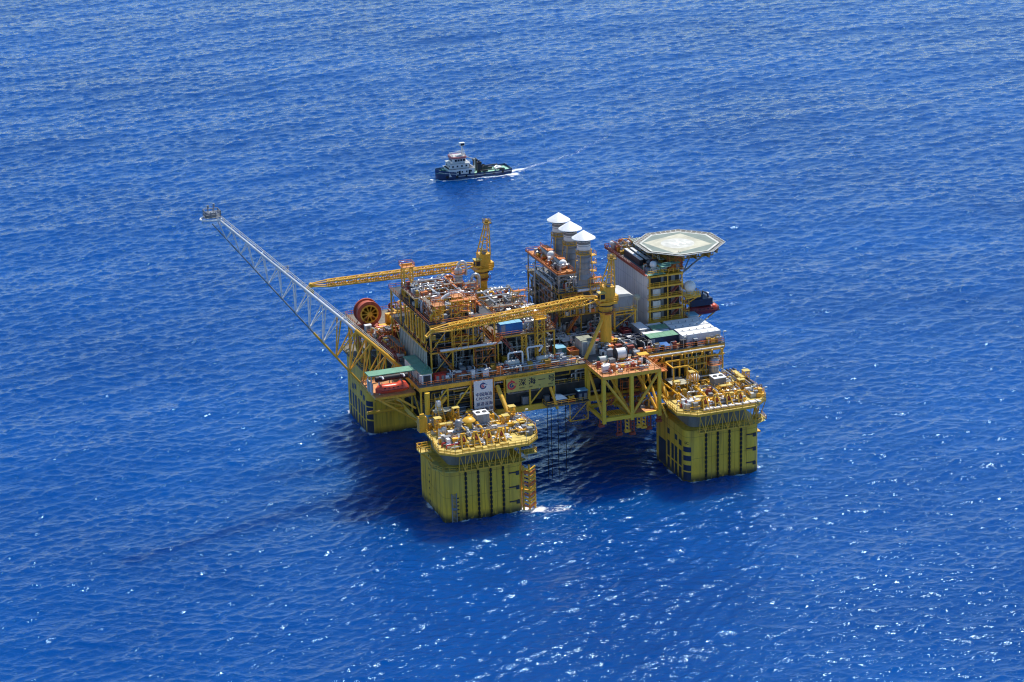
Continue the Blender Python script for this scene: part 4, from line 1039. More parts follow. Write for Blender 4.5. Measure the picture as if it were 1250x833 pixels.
# riser hang-off brackets below the frame
for x,dz,c_ in ((4.2,3.2,'rust'),(8.6,5.6,'rust'),(11.0,5.0,'yellow'),(12.6,6.0,'rust'),(14.6,4.2,'yellow'),(16.0,4.6,'yellow'),(17.6,5.2,'rust'),(20.6,3.4,'rust')):
    y=-35.2 if x>8 else -33; mb=MB()
    mb.beam((x-0.4,y,LZ0-0.5),(x-0.4,y,LZ0-dz),0.3).beam((x+0.6,y,LZ0-0.5),(x+0.6,y,LZ0-dz),0.3)
    for k in range(int(dz/1.1)): mb.beam((x-0.4,y,LZ0-1.2-k*1.1),(x+0.6,y-0.3,LZ0-1.5-k*1.1),0.4 if c_=='yellow' else 0.24)
    mb.box(x-0.7,x+0.9,y-0.5,y+0.5,LZ0-dz-0.3,LZ0-dz+0.4); mb.build('hang_off_bracket',c_,lf)
MB().beam((20.6,-37.4,LZ0+2.2),(21.8,-38.6,LZ0-1.4),0.5).beam((19.8,-37.3,LZ0+2.2),(21.6,-37.3,LZ0+2.2),0.4).build('end_bracket','yellow',lf)
MB().stair((22.5,-26,28.5),(22.5,-30,31.4)).box(20.6,25.6,-30.4,-25.4,27.6,27.8).rail([(20.8,-30.2,27.8),(25.4,-30.2,27.8),(25.4,-25.6,27.8)],1.1,0.07).build('access_landing','orange',lf)
ZL=LZ1+0.12
drum('big white cable drum on the orange laydown deck beside the near crane pedestal',12.6,-27.2,ZL,1.75,3.0,'white','dark','x','cable_winch','winch','dark')
drum('smaller grey white winch drum at the left corner of the orange laydown deck',7.0,-27.6,ZL,0.95,2.2,'offwhite','teal','x','cable_winch','winch','teal')
drum('small grey winch drum beside the yellow topped shelter on the orange laydown deck',17.6,-26.6,ZL,0.9,1.7,'bluegrey','grey','x','cable_winch','winch','dark')
t=thing('operator_shelter','small shelter with flat yellow roof on the orange laydown deck','shelter',(18.2,-30.0,ZL))
MB().box(16.7,19.6,-31.2,-28.8,ZL+2.2,ZL+2.36).build('roof','yellow',t)
mb=MB()
for x in (16.9,19.4):
    for y in (-31,-29): mb.tube((x,y,ZL),(x,y,ZL+2.2),0.1,6)
mb.build('post','orange',t); MB().box(17.2,18.6,-30.6,-29.8,ZL,ZL+1.2).build('console','grey',t)
for x,y in ((14.8,-34.6),(17.0,-35.2),(6.4,-34.8),(9.2,-35.4)):
    lab={14.8:'white coil box near the front edge of the orange laydown deck, left of the pair',17.0:'white coil box near the front edge of the orange laydown deck, right of the pair',6.4:'small pale valve box at the front left corner of the orange laydown deck',9.2:'small pale valve box on the front edge of the orange laydown deck, second from left'}[x]
    t=thing('deck_box',lab,'box',(x,y,ZL),'small boxes on the laydown deck')
    MB().box(x-0.6,x+0.6,y-0.4,y+0.4,ZL,ZL+0.7).box(x-0.65,x+0.65,y-0.45,y+0.45,ZL+0.7,ZL+0.8).build('box','offwhite',t); MB().tube((x,y,ZL+0.8),(x,y,ZL+1.3),0.2,8).build('valve','rust',t)

# ------------------------------------------------------------------ cranes
def crane(label, x, y, z0, zr, ztop, xtip, ytip, ztip, stay):
    t=thing('pedestal_crane',label,'crane',(x,y,z0),'yellow pedestal cranes')
    MB().lathe([(1.75,0),(1.6,1.2),(1.6,zr-z0-3.4),(1.95,zr-z0-2.0),(1.95,zr-z0)],(x,y,z0),26).build('pedestal','yellow',t)
    mb=MB()
    for z in (zr-2.1,zr-0.35): mb.lathe([(1.97,0),(2.25,0.02),(2.25,0.25),(1.97,0.27)],(x,y,z),26)
    mb.build('flange_ring','dark',t)
    MB().box(x-2.6,x+2.8,y-2.2,y+2.2,zr+0.3,zr+1.0).lathe([(2.0,0),(2.0,0.3)],(x,y,zr),24).build('slew_platform','yellow',t)
    MB().rail([(x-2.5,y-2.1,zr+1),(x+2.7,y-2.1,zr+1),(x+2.7,y+2.1,zr+1)],1.1,0.07,False,1.4).build('railing','yellow',t)
    mb=MB().box(x-0.9,x+2.4,y-1.4,y+1.9,zr+1.0,zr+5.0).box(x-1.0,x+2.5,y-1.5,y+2.0,zr+5.0,zr+5.15)
    mb.box(x+2.4,x+3.5,y-1.2,y+1.4,zr+0.8,zr+2.4); mb.build('machinery_house','yellow',t)
    cb=MB().box(x-2.7,x-1.0,y-2.6,y-0.7,zr+1.7,zr+4.0).build('cab','yellow',t)
    MB().box(x-2.76,x-2.7,y-2.45,y-0.85,zr+2.3,zr+3.7).box(x-2.5,x-1.2,y-2.66,y-2.6,zr+2.3,zr+3.7).build('window','glass',cb)
    MB().box(x-3.0,x-0.8,y-2.8,y-0.5,zr+4.0,zr+4.16).build('cab_roof','yellowdeck',cb)
    # A-frame
    tx=x+1.9; mb=MB()
    for sy in (-1,1):
        mb.tube((x-0.9,y+sy*1.5,zr+4.6),(tx-0.3,y+sy*0.6,ztop-0.8),0.2,7); mb.tube((x+2.3,y+sy*1.5,zr+4.8),(tx+0.5,y+sy*0.6,ztop-0.8),0.2,7)
        for k in range(1,5):
            u=k/5; a=Vector((x-0.9,y+sy*1.5,zr+4.6)).lerp(Vector((tx-0.3,y+sy*0.6,ztop-0.8)),u); b=Vector((x+2.3,y+sy*1.5,zr+4.8)).lerp(Vector((tx+0.5,y+sy*0.6,ztop-0.8)),u-0.12 if k%2 else u)
            mb.tube(a,b,0.1,6)
    for k in range(1,5):
        u=k/5
        for xs_,xe,z_ in ((x-0.9,tx-0.3,zr+4.6),(x+2.3,tx+0.5,zr+4.8)):
            a=Vector((xs_,y-1.5,z_)).lerp(Vector((xe,y-0.6,ztop-0.8)),u); b=Vector((xs_,y+1.5,z_)).lerp(Vector((xe,y+0.6,ztop-0.8)),u); mb.tube(a,b,0.09,6)
    mb.build('gantry_frame','yellow',t)
    MB().box(tx-0.9,tx+1.2,y-1.1,y+1.1,ztop-0.85,ztop-0.6).rail([(tx-0.8,y-1,ztop-0.6),(tx+1.1,y-1,ztop-0.6),(tx+1.1,y+1,ztop-0.6),(tx-0.8,y+1,ztop-0.6)],0.9,0.07,True,1).lathe([(0.5,-0.5),(0.5,0.5)],(tx+0.1,y,ztop-0.1),12,'y').build('gantry_head','yellow_dark',t)
    MB().lathe([(0.75,-1.2),(0.75,-1.0),(0.5,-0.98),(0.5,0.98),(0.75,1.0),(0.75,1.2)],(x+0.6,y,zr+5.9),14,'y').build('hoist_drum','steel',t)
    # boom
    root=Vector((x-2.2,y+0.2,zr+2.0)); tip=Vector((xtip,ytip,ztip)); d=(tip-root)
    p1=root+d*0.09; p2=root+d*0.90
    bm=MB().lattice(p1,p2,2.3,2.0,1.9,1.5,24,0.25,0.13).build('boom','yellow',t)
    mb=MB(); mb2=MB(); nrm=Vector((d.y,-d.x,0)).normalized()
    for s_ in (-1,1):
        for h in (-1,1):
            mb.tube(root+nrm*s_*1.2+Vector((0,0,0.12*h)),p1+nrm*s_*1.15+Vector((0,0,1.0*h)),0.22,7); mb2.tube(p2+nrm*s_*0.95+Vector((0,0,0.75*h)),tip+nrm*s_*0.5+Vector((0,0,0.3*h)),0.19,7)
    mb.tube(root-nrm*1.4,root+nrm*1.4,0.35,10); mb.build('boom_foot','yellow',bm)
    mb=mb2
    mb.lathe([(0.65,-0.55),(0.65,0.55)],tuple(tip),12,'y')
    mb.beam(tip+Vector((-0.2,-0.7,-0.1)),tip+Vector((-1.8,-0.7,-1.5)),0.35).beam(tip+Vector((-0.2,0.7,-0.1)),tip+Vector((-1.8,0.7,-1.5)),0.35).beam(tip+Vector((-1.8,-0.9,-1.5)),tip+Vector((-1.8,0.9,-1.5)),0.4); mb.build('boom_head','yellow',bm)
    MB().box(tip.x-0.5,tip.x+0.7,tip.y-0.4,tip.y+0.4,tip.z-2.6,tip.z-1.4).tube(tip,(tip.x,tip.y,tip.z-1.4),0.06,5).build('hook_block','yellow_dark',bm)
    gh=Vector((tx,y,ztop-0.2)); mb=MB()
    for s_ in (-0.4,0.4): mb.tube(gh+Vector((0,s_,0)),root+d*0.72+Vector((0,s_,0.9)),0.025,4,cap=False)
    mb.build('pendant_rope','steel',t)
    if stay:
        MB().tube((x-1.0,y-0.3,z0+9),stay,0.55,12).build('pedestal_stay','yellow',t)
    MB().box(x-1.2,x+1.0,y-2.9,y-2.0,zr-2.4,zr-2.2).rail([(x-1.9,y-2.3,zr-2.2),(x,y-2.9,zr-2.2),(x+1.9,y-2.3,zr-2.2)],1.1,0.06).build('access_platform','orange',t)
    return t
crane('nearer yellow pedestal crane beside the orange laydown deck, boom pointing left over the blue container',13.3,-14.9,ZD,44.5,58.3,-40.6,-22.4,46.4,(4.0,-22.2,ZD+0.1))
crane('farther yellow pedestal crane behind the process module, boom reaching left past the flare boom',-10.3,23.2,ZD,46.6,61.6,-61.9,23.4,48.9,None)

# ------------------------------------------------------------------ exhaust module and stacks
xm = thing('exhaust_module','dark multi level generator module with orange top deck under the three exhaust stacks','exhaust module',(10.7,11,ZD))
frame(xm,4.2,17.4,-2,23.3,[ZD,38.2,45.0],2,4,'yellow_dark','plate','yellow',w=0.55)
frame(xm,4.2,8.8,-1.8,23.0,[45.02,50.5],1,4,'steel','orangedeck','orange',brace=False,w=0.4)
MB().rail([(3.7,-2.3,50.5),(9.3,-2.3,50.5)],0.5,0.2,False,50).rail([(3.7,-2.3,50.5),(3.7,23.5,50.5)],0.5,0.2,False,50).build('deck_edge','orange',xm)
MB().box(5.4,17.2,-0.4,22,ZD,37.8).build('generator_enclosure','inner',xm); MB().box(6.2,17.0,0.6,21.6,38.25,44.6).build('generator_enclosure','grey',xm)
plant(xm,4.4,17,-1.9,-0.6,ZD,37.5,8,4,2,seed=41); plant(xm,4.3,6,-1.5,22,38.25,44.5,12,4,3,seed=42,mats=('steel','silver','yellow_dark')); plant(xm,4.5,10,-1.5,4,45.05,49.5,12,6,4,seed=43); plant(xm,4.6,8.4,-1,22,50.52,53,8,5,3,seed=44,mats=('silver','orange','steel'))
for y0,y1 in ((1.2,7.6),(10.6,18.6)):
    MB().lathe([(0,y0),(0.75,y0+0.15),(1.15,y0+0.5),(1.25,y0+0.9),(1.25,y1-0.9),(1.15,y1-0.5),(0.75,y1-0.15),(0,y1)],(7.1,0,52.3),18,'y').build('exhaust_silencer','steel',xm)
    MB().lathe([(0,y0-0.03),(0.75,y0+0.1),(1.18,y0+0.47),(1.28,y0+0.85),(1.28,y0+1.1)],(7.1,0,52.3),18,'y').build('silencer_cap','white',xm)
    mb=MB()
    for y in (y0+1.4,y1-1.4): mb.box(6.2,8.0,y-0.2,y+0.2,50.52,51.6)
    mb.box(6.1,8.1,y0+1.2,y1-1.2,53.5,53.7); mb.rail([(6.1,y0+1.2,53.7),(6.1,y1-1.2,53.7)],1.0,0.08); mb.build('silencer_saddle','orange',xm)
MB().tube((9.6,-3.0,45.3),(17.6,-3.0,45.3),0.42,12).build('exhaust_duct','white',xm)
MB().box(9.5,17.5,-2.4,-1.2,45.02,46.6).build('duct_box','bluegrey',xm)
MB().stair((6,-3.2,33.2),(9.6,-3.2,38.2)).build('stair','orange',xm); MB().stair((3,-3.3,38.4),(0.6,-3.3,33.0)).build('stair','rust',xm)
MB().stair((16.6,-3.2,38.3),(13,-3.2,45)).build('stair','yellow',xm)
for k,y in enumerate((-1.0,9.2,19.0)):
    pos=('nearest of the three, behind the near crane','middle one of the three','farthest of the three, on the left')[k]
    x=12.4+(0.0,-0.1,0.1)[k]; z0=45.03 
    t=thing('exhaust_stack',f'grey white exhaust stack with conical cap, {pos}','exhaust stack',(x,y,z0),'exhaust stacks with conical caps')
    MB().box(x-2.3,x+2.3,y-1.15 if k==0 else y-2.2,y+2.2,z0,z0+3.4).lathe([(2.3,3.4),(1.75,4.6)],(x,y,z0),24).build('base_box','bluegrey',t)
    MB().lathe([(1.7,4.5),(1.7,12.2)],(x,y,z0),28).build('lower_duct','bluegrey',t)
    mb=MB().lathe([(1.75,0),(2.35,0.02),(2.35,0.16),(1.75,0.18)],(x,y,z0+10.6),24)
    P=[(x+2.3*math.cos(2*math.pi*i/12),y+2.3*math.sin(2*math.pi*i/12),z0+10.75) for i in range(12)]
    mb.rail(P,1.0,0.07,True,1.3); mb.build('ring_platform','yellow',t)
    MB().lathe([(1.75,11.8),(1.95,12.0),(1.95,14.3),(1.8,14.4)],(x,y,z0),28).build('upper_duct','white',t)
    for zz in (6.2,8.0,9.6,13.1): MB().lathe([(1.7,0),(1.99,0.02),(1.99,0.14),(1.7,0.16)],(x,y,z0+zz),26).build('flange_ring','steel',t)
    MB().lathe([(1.9,13.55),(1.965,13.6),(1.965,14.28),(1.9,14.31)],(x,y,z0),28).build('sooty_rim','grey',t)
    mb=MB()
    for i in range(8):
        a=2*math.pi*i/8; mb.beam((x+1.7*math.cos(a),y+1.7*math.sin(a),z0+14.3),(x+1.9*math.cos(a),y+1.9*math.sin(a),z0+15.5),0.16)
    mb.lathe([(1.45,14.2),(1.45,15.3)],(x,y,z0),20); mb.build('cap_strut','dark',t)
    MB().lathe([(3.3,15.15),(3.45,15.2),(3.4,15.35),(0.12,17.5),(0,17.52)],(x,y,z0),32).build('rain_cap','white',t)
    mb=MB()
    for dx in (-0.35,0.35): mb.tube((x+2.3,y+dx,z0+0.2),(x+2.3,y+dx,z0+11.8),0.07,5)
    for i in range(26): mb.tube((x+2.3,y-0.35,z0+0.4+i*0.43),(x+2.3,y+0.35,z0+0.4+i*0.43),0.05,4)
    for i in range(4): mb.box(x+1.9,x+3.6,y-1,y+1,z0+2.6+i*2.4,z0+2.75+i*2.4); mb.rail([(x+3.5,y-0.9,z0+2.75+i*2.4),(x+3.5,y+0.9,z0+2.75+i*2.4)],1,0.07)
    mb.build('access_ladder','yellow',t)
    mb=MB()
    for sx in (-1,1):
        for sy in (-1,1): mb.tube((x+sx*2.2,y+sy*2.0,z0+3.4),(x+sx*1.6,y+sy*1.5,z0+10.6),0.12,6)
    mb.build('stay','yellow',t)
t=thing('switchgear_house','grey house with pale pitched roof on yellow legs, right of the near crane','equipment house',(22.4,-2,ZD))
MB().box(19.6,25.2,-6,1.6,38.7,42.8).build('wall','bluegrey',t)
MB().add([(19.4,-6.2,42.8),(25.4,-6.2,42.8),(25.4,1.8,42.8),(19.4,1.8,42.8),(20.6,-6.2,43.7),(20.6,1.8,43.9),(24,-6.2,43.5),(24,1.8,43.7)],[(0,3,2,1),(0,1,6,4),(4,6,7,5),(1,2,7,6),(2,3,5,7),(3,0,4,5)]).build('roof','offwhite',t)
MB().box(19.0,26.2,-6.8,2,38.4,38.7).rail([(19.1,-6.7,38.7),(26.1,-6.7,38.7),(26.1,1.9,38.7)],1.1,0.06).build('floor','yellow',t)
for x in (19.4,25.8):
    for y in (-6.4,1.6): MB().beam((x,y,ZD),(x,y,38.4),0.45).build('leg','yellow',t)
MB().tube((19.6,-6.4,37.6),(25.6,-6.4,37.6),0.2,7).tube((19.6,-6.4,34),(25.6,-6.4,37.6),0.15,6).build('brace','yellow',t)
MB().lathe([(0.5,0),(0.9,0.5),(1.1,1.0),(0.9,1.5),(0,1.9)],(27.2,-4.6,40.6),14).tube((27.2,-4.6,ZD),(27.2,-4.6,40.6),0.2,8).build('cowl_vent','cream',t)
MB().box(20.4,22.4,-3,-1,ZD,35.4).build('cabinet','bluegrey',t); MB().box(23.2,25,-4,-2,ZD,34.6).build('cabinet','maroon',t)
plant(t,19.5,26,-5.5,1,ZD,38,8,3,2,seed=47)

# ------------------------------------------------------------------ living quarters
QX0,QX1,QY0,QY1,QZ = 30.0,41.2,-5.8,24.4,48.0
lq = thing('living_quarters','tall pale grey living quarters block with yellow front galleries','living quarters',(36,9,ZD))
MB().box(QX0,QX1,QY0+2.4,QY1,ZD,QZ).build('wall','panelwhite',lq)
mb=MB()
for k in range(21): y=-3.0+k*1.36; mb.box(QX0-0.03,QX0,y-0.03,y+0.03,ZD+0.1,QZ-0.2)
for z in (35.7,39.9,44.1): mb.box(QX0-0.025,QX0,QY0+2.5,QY1-0.1,z-0.03,z+0.03)
mb.build('cladding_joint','bluegrey',lq)
MB().box(QX0-0.1,QX0+0.35,QY0-0.1,QY0+2.4,ZD,QZ).build('corner_wall','panelwhite',lq)
MB().box(QX0+0.4,QX1-0.3,QY0+2.3,QY0+2.397,ZD,QZ-0.1).build('recess_shade_panel','dark',lq)  # dark sheet paints the shade of the gallery recess over the wall
for z in (33.9,37.4,41.0,44.5,47.7):
    MB().box(QX0-0.1,QX1-0.2,QY0-0.4,QY0+2.28,z-0.12,z).beam((QX0-0.1,QY0-0.4,z-0.25),(QX1-0.2,QY0-0.4,z-0.25),0.25,0.45).build('gallery_floor','yellow',lq)
    if z<47: MB().rail([(QX0,QY0-0.35,z),(QX1-0.3,QY0-0.35,z)],1.1,0.07,False,1.8).build('gallery_railing','yellow',lq)
for x in (QX0+0.6,36.2,QX1-0.5): MB().tube((x,QY0-0.35,ZD),(x,QY0-0.35,QZ),0.19,8).build('gallery_post','yellow',lq)
for z0,z1 in ((33.9,37.4),(37.4,41),(41,44.5)): MB().stair((37,QY0+0.4,z0),(40.4,QY0+0.4,z1)).build('stair','rust',lq)
for z in (34.0,37.5,41.1): MB().box(32.2,34.6,QY0+1.2,QY0+2.28,z,z+2.0).build('wall_cabinet','white',lq)
for z in (34.0,37.5,41.1,44.6): MB().box(35.2,36.0,QY0+2.2,QY0+2.32,z,z+2.1).box(38.4,39.6,QY0+2.2,QY0+2.32,z,z+2.1).build('door','bluegrey',lq)
MB().box(QX0-0.1,QX1,QY0+2.4,QY1,QZ,QZ+0.2).build('roof','plate',lq)
mb=MB().box(QX0-0.9,QX0-0.1,QY0-0.2,QY1+0.4,QZ-0.1,QZ+0.1); mb.rail([(QX0-0.85,QY0,QZ+0.1),(QX0-0.85,QY1+0.3,QZ+0.1),(QX1,QY1+0.3,QZ+0.1)],1.15,0.09,False,1.2); mb.beam((QX0-0.85,QY0,QZ+0.35),(QX0-0.85,QY1+0.3,QZ+0.35),0.12,0.5)
mb.build('roof_walkway','rust',lq)
MB().box(QX0+0.3,35.5,QY0-0.5,QY0+2.38,QZ+0.02,QZ+0.12).build('roof_landing','greendeck',lq)
MB().rail([(QX0,QY0-0.4,QZ+0.12),(QX1,QY0-0.4,QZ+0.12),(QX1,QY0+2,QZ+0.12)],1.1,0.08,False,1.5).build('roof_railing','yellow',lq)
for k,x in enumerate((31.4,33.2)):
    MB().box(x,x+1.2,3.2,15.0,QZ+0.2,QZ+1.9).build('air_duct','dark',lq); MB().box(x+0.15,x+1.05,3.1,15.1,QZ+1.9,QZ+2.2).build('duct_top','white',lq)
for y in (4,7,10,13,16,18.5): MB().box(35.2,36.6,y,y+1.6,QZ+0.2,QZ+1.3).build('roof_unit',R.choice(('grey','offwhite','steel','dark')),lq)
plant(lq,30.6,37,15.5,24,QZ+0.2,QZ+3,8,9,5,seed=51,mats=('orange','rust','offwhite','yellow')); plant(lq,30.6,36,-5,2.4,QZ+0.2,QZ+2.4,7,7,4,seed=52,mats=('white','green','offwhite'))
plant(lq,35,40.8,-3,16,QZ+0.2,QZ+3.6,14,9,5,seed=54,mats=('offwhite','silver','steel','orange'))
plant(lq,37,41,-5.2,3,QZ+0.2,QZ+4,10,6,2,seed=53,mats=('orange','rust','yellow'))
for k in range(5): MB().beam((36.8,-4+k*0.7,QZ+0.2),(40.8,-4.6+k*1.2,QZ+4.4),0.3).build('helideck_brace','orange',lq)
MB().stair((37,-5.0,QZ+0.2),(40.5,-5.0,QZ+4.8)).build('stair','orange',lq)
mb=MB()
for i in range(5): mb.beam((30.2,-3.3,40),(30.2,-3.3,40.1),0.01) if False else None
def dome(label,x,y,z,r,ped,mat='white'):
    t=thing('satellite_dome',label,'satellite dome',(x,y,z),'white satellite domes')
    MB().lathe([(r*0.55,0),(r*0.55,ped)],(x,y,z),14).build('pedestal','offwhite',t)
    MB().lathe([(r*0.62,0)]+[(r*math.sin(math.pi*(0.25+0.75*j/10)),r*0.8-r*math.cos(math.pi*(0.25+0.75*j/10))) for j in range(11)],(x,y,z+ped-0.1),22).build('radome',mat,t)
dome('white satellite dome on the roof landing at the front of the living quarters',33.0,-3.2,QZ+0.12,1.1,1.3)
dome('smallest white satellite dome on the roof near the orange stair',36.6,-3.9,QZ+0.2,0.65,0.9)
dome('white dome at the far left roof corner of the living quarters',30.9,23.0,QZ+0.2,0.75,1.0)
MB().box(40.9,45.8,-8.2,-3.6,40.6,40.8).rail([(41,-8.1,40.8),(45.7,-8.1,40.8),(45.7,-3.7,40.8)],1.1,0.08,False,1.4).beam((41,-8.1,40.2),(45.7,-8.1,40.4),0.25,0.4).build('dome_platform','yellow',lq)
for p,q in (((45.4,-7.8,40.5),(41.2,-5,36.8)),((45.4,-4,40.5),(41.2,-4,36.8))): MB().tube(p,q,0.16,6).build('dome_platform_strut','yellow',lq)
dome('largest white satellite dome on a yellow bracket platform at the right of the living quarters',43.2,-6.0,40.8,1.75,0.9)

# ------------------------------------------------------------------ helideck
HX,HY,HZ,HR = 44.1,3.5,53.5,10.9
hd = thing('helideck','octagonal grey green helideck with cream landing square and white border, above the living quarters','helideck',(HX,HY,QZ))
def octo(r): return [(HX+r/math.cos(math.pi/8)*math.cos(math.pi/8+i*math.pi/4),HY+r/math.cos(math.pi/8)*math.sin(math.pi/8+i*math.pi/4)) for i in range(8)]
MB().prism(octo(HR),HZ-0.35,HZ).build('deck','heligreen',hd)
def ringstrip(r0,r1,z):
    a,b=octo(r1),octo(r0); return [(x,y,z) for x,y in a]+[(x,y,z) for x,y in b],[(i,(i+1)%8,8+(i+1)%8,8+i) for i in range(8)]
MB().add(*ringstrip(HR-0.75,HR-0.12,HZ+0.005)).build('border_line','heliwhite',hd,smooth=False)
sq=[(37.4,7.3),(40.0,-5.2),(51.5,-1.3),(49.2,10.4)]
cx_,cy_=44.5,2.9; a0=math.radians(17); s_=7.1
SQ=[(HX-0.6+s_*(c*math.cos(a0)-d*math.sin(a0)),HY-0.2+s_*(c*math.sin(a0)+d*math.cos(a0))) for c,d in ((-1,-1),(1,-1),(1,1),(-1,1))]
MB().sheet([(x,y,HZ+0.010) for x,y in SQ]).build('landing_square','cream',hd,smooth=False)
n=40; mb=MB(); c0=(HX-0.6,HY-0.2)
mb.add([(c0[0]+rr_*math.cos(2*math.pi*i/n),c0[1]+rr_*math.sin(2*math.pi*i/n),HZ+0.016) for rr_ in (4.9,0.01) for i in range(n)],[(i,(i+1)%n,n+(i+1)%n,n+i) for i in range(n)])
mb.build('landing_circle',M['heliwhite'],hd,smooth=False)
mb=MB()
def hq(u,v): 
    return (c0[0]+u*math.cos(a0)-v*math.sin(a0),c0[1]+u*math.sin(a0)+v*math.cos(a0),HZ+0.022)
for u0,u1,v0,v1 in ((-1.6,-0.85,-2,2),(0.85,1.6,-2,2),(-0.85,0.85,-0.4,0.4)): mb.sheet([hq(u0,v0),hq(u1,v0),hq(u1,v1),hq(u0,v1)])
mb.build('letter_h','white',hd,smooth=False)
mb=MB(); A,B_=octo(HR+0.05),octo(HR+1.5)
for i in range(8):
    for k in range(6):
        u=(k+0.5)/6; p=Vector((*A[i],HZ-0.25)).lerp(Vector((*A[(i+1)%8],HZ-0.25)),u); q=Vector((*B_[i],HZ+0.1)).lerp(Vector((*B_[(i+1)%8],HZ+0.1)),u); mb.beam(p,q,0.16)
    mb.beam((*B_[i],HZ+0.1),(*B_[(i+1)%8],HZ+0.1),0.16)
    m1=octo(HR+0.75); mb.beam((*m1[i],HZ-0.08),(*m1[(i+1)%8],HZ-0.08),0.1)
mb.build('safety_net_frame','offwhite',hd)
mb=MB(); A,B_=octo(HR+0.08),octo(HR+1.45)
mb.add([(x,y,HZ-0.2) for x,y in A]+[(x,y,HZ+0.06) for x,y in B_],[(i,(i+1)%8,8+(i+1)%8,8+i) for i in range(8)])
mb.build('safety_net','grating',hd,smooth=False)
mb=MB()
for y in (-5,-1,3.3,7.6,11.6):
    hw=HR-0.6 if abs(y-HY)<5 else HR-4; mb.lattice((HX-hw,y,HZ-1.3),(HX+hw,y,HZ-1.3),0.3,1.7,0.3,1.7,12,0.13,0.09)
for x in (37,41,45,49,53):
    hw=HR-0.6 if abs(x-HX)<5 else HR-4; mb.lattice((x,HY-hw,HZ-1.3),(x,HY+hw,HZ-1.3),0.3,1.7,0.3,1.7,12,0.13,0.09)
mb.build('support_truss','yellow_dark',hd)
for x,y in ((37,-1),(37,7.6),(40.8,-1),(40.8,7.6),(37,11.6)): MB().tube((x,y,QZ+0.2),(x,y,HZ-2.1),0.2,8).build('support_leg','steel',hd)
for y in (-1,7.6):
    MB().tube((41.2,y,44.5),(51.5,y,HZ-2.1),0.26,9).build('raking_leg','steel',hd); MB().tube((41.2,y,41.5),(46,y,HZ-2.2),0.2,8).build('raking_leg','steel',hd)
MB().sheet([(35.6,-7.2,HZ-2.6),(40,-7.2,HZ-2.6),(40,-4.6,HZ-2.6),(35.6,-4.6,HZ-2.6)]).box(33.8,36.8,-7.4,-4.2,HZ-3.1,HZ-2.9).rail([(33.9,-7.3,HZ-2.9),(36.7,-7.3,HZ-2.9)],1,0.07).build('access_landing','greendeck',hd)
t=thing('roof_gangway','long striped gangway on the roof between the air ducts and the helideck','gangway',(35.8,10,QZ+0.2))
MB().box(35.0,38.4,-3,20,QZ+3.2,QZ+3.35).build('walkway','heligreen',t)
for x in (35.2,36.3,37.4,38.3): MB().box(x-0.14,x+0.14,-3,20,QZ+3.354,QZ+3.46).build('kerb','cream',t)
MB().rail([(35.0,-3,QZ+3.35),(35.0,20,QZ+3.35)],1.05,0.08,False,1.3).build('railing','offwhite',t)
for y in (-1,5,11,17,19.5): MB().tube((36.5,y,QZ+0.2),(36.5,y,QZ+3.2),0.16,6).build('support_leg','steel',t)

# right hand lifeboat station
st = thing('lifeboat_station','dark navy lifeboat davit station on the right side of the living quarters','lifeboat station',(45,3,33))
MB().box(41.3,55.2,-1.0,4.6,32.6,32.9).build('platform','dark',st)
MB().rail([(54.8,-0.8,32.9),(54.8,4.4,32.9)],1.1,0.08,False,1.2).build('railing','yellow',st)
MB().box(44.4,51.2,-4.4,0.2,36.0,38.0).build('davit_housing','navy',st)
MB().box(43.8,48.4,-3.6,0.0,38.0,39.2).build('winch_housing','navy',st)
for x in (45,50.4): MB().bent([(x,1.2,32.9),(x,1.2,38.6),(x,-2.6,38.9),(x,-3.0,38.0)],0.26).build('davit_arm','navy',st)
for p,q in (((54.6,0,32.6),(46,0,26.5)),((54.6,4,32.6),(46,4,26.5)),((48,0,32.6),(46,0,27.5))): MB().tube(p,q,0.22,8).build('support_strut','yellow',st)
MB().lathe([(0.7,0),(0.7,1.8)],(51.9,1.5,36.0),12).build('liferaft_canister','white',st)
lb_=lifeboat('maroon lifeboat with orange bow under the navy davit, right of the living quarters',(48.6,-3.0,32.9),10.2,'maroon','maroon',-1)
MB().sphere((52.0,-3.1,34.7),1.25,14,8,0.9).build('bow_cap','lifeboat',lb_)
skid_box('foam_tank_unit','pale blue and white striped unit at the right deck edge below the maroon lifeboat','equipment unit',42.4,45.2,-7.4,-4.2,ZD,3.0,'white','lightblue',doors=1)

# ------------------------------------------------------------------ right deck containers
WG='white containers on the right deck end'
cts=[(33.4,45.3,-22.8,-19.6,'nearest of the four on the right deck end'),(33.6,45.0,-19.2,-16.0,'second of the four from the front'),(33.2,44.9,-15.6,-12.4,'third of the four from the front'),(33.4,44.6,-12.0,-8.8,'rearmost of the four, against the living quarters')]
for i,(x0,x1,y0,y1,nm) in enumerate(cts):
    c=container(x0,x1,y0,y1,ZD,3.0,'panelwhite','white',f'long white container, {nm}',WG)
    mb=MB()
    for k in range(5): mb.box(x0+1.5+k*2.2,x0+1.75+k*2.2,y0+0.5,y0+0.75,ZD+3.05,ZD+3.2)
    mb.build('roof_vent','dark',c)
container(24.2,33.0,-21.2,-17.0,ZD,3.0,'navy','green','long navy container with green roof in front of the white containers',WG and 'green roofed containers')
container(28.0,33.0,-14.4,-10.6,ZD,3.0,'bluegrey','green','short grey container with green roof behind the navy one',  'green roofed containers')
container(24.6,27.6,-12.8,-5.9,ZD,2.9,'bluegrey','white','white roofed container turned end on, left of the short green roofed one',None)
container(24.4,32.6,-16.7,-14.6,ZD,2.7,'white','white','narrow white unit between the two green roofed containers',None)
container(28.2,32.8,-10.2,-8.0,ZD,2.6,'offwhite','white','small white unit against the foot of the living quarters',None)
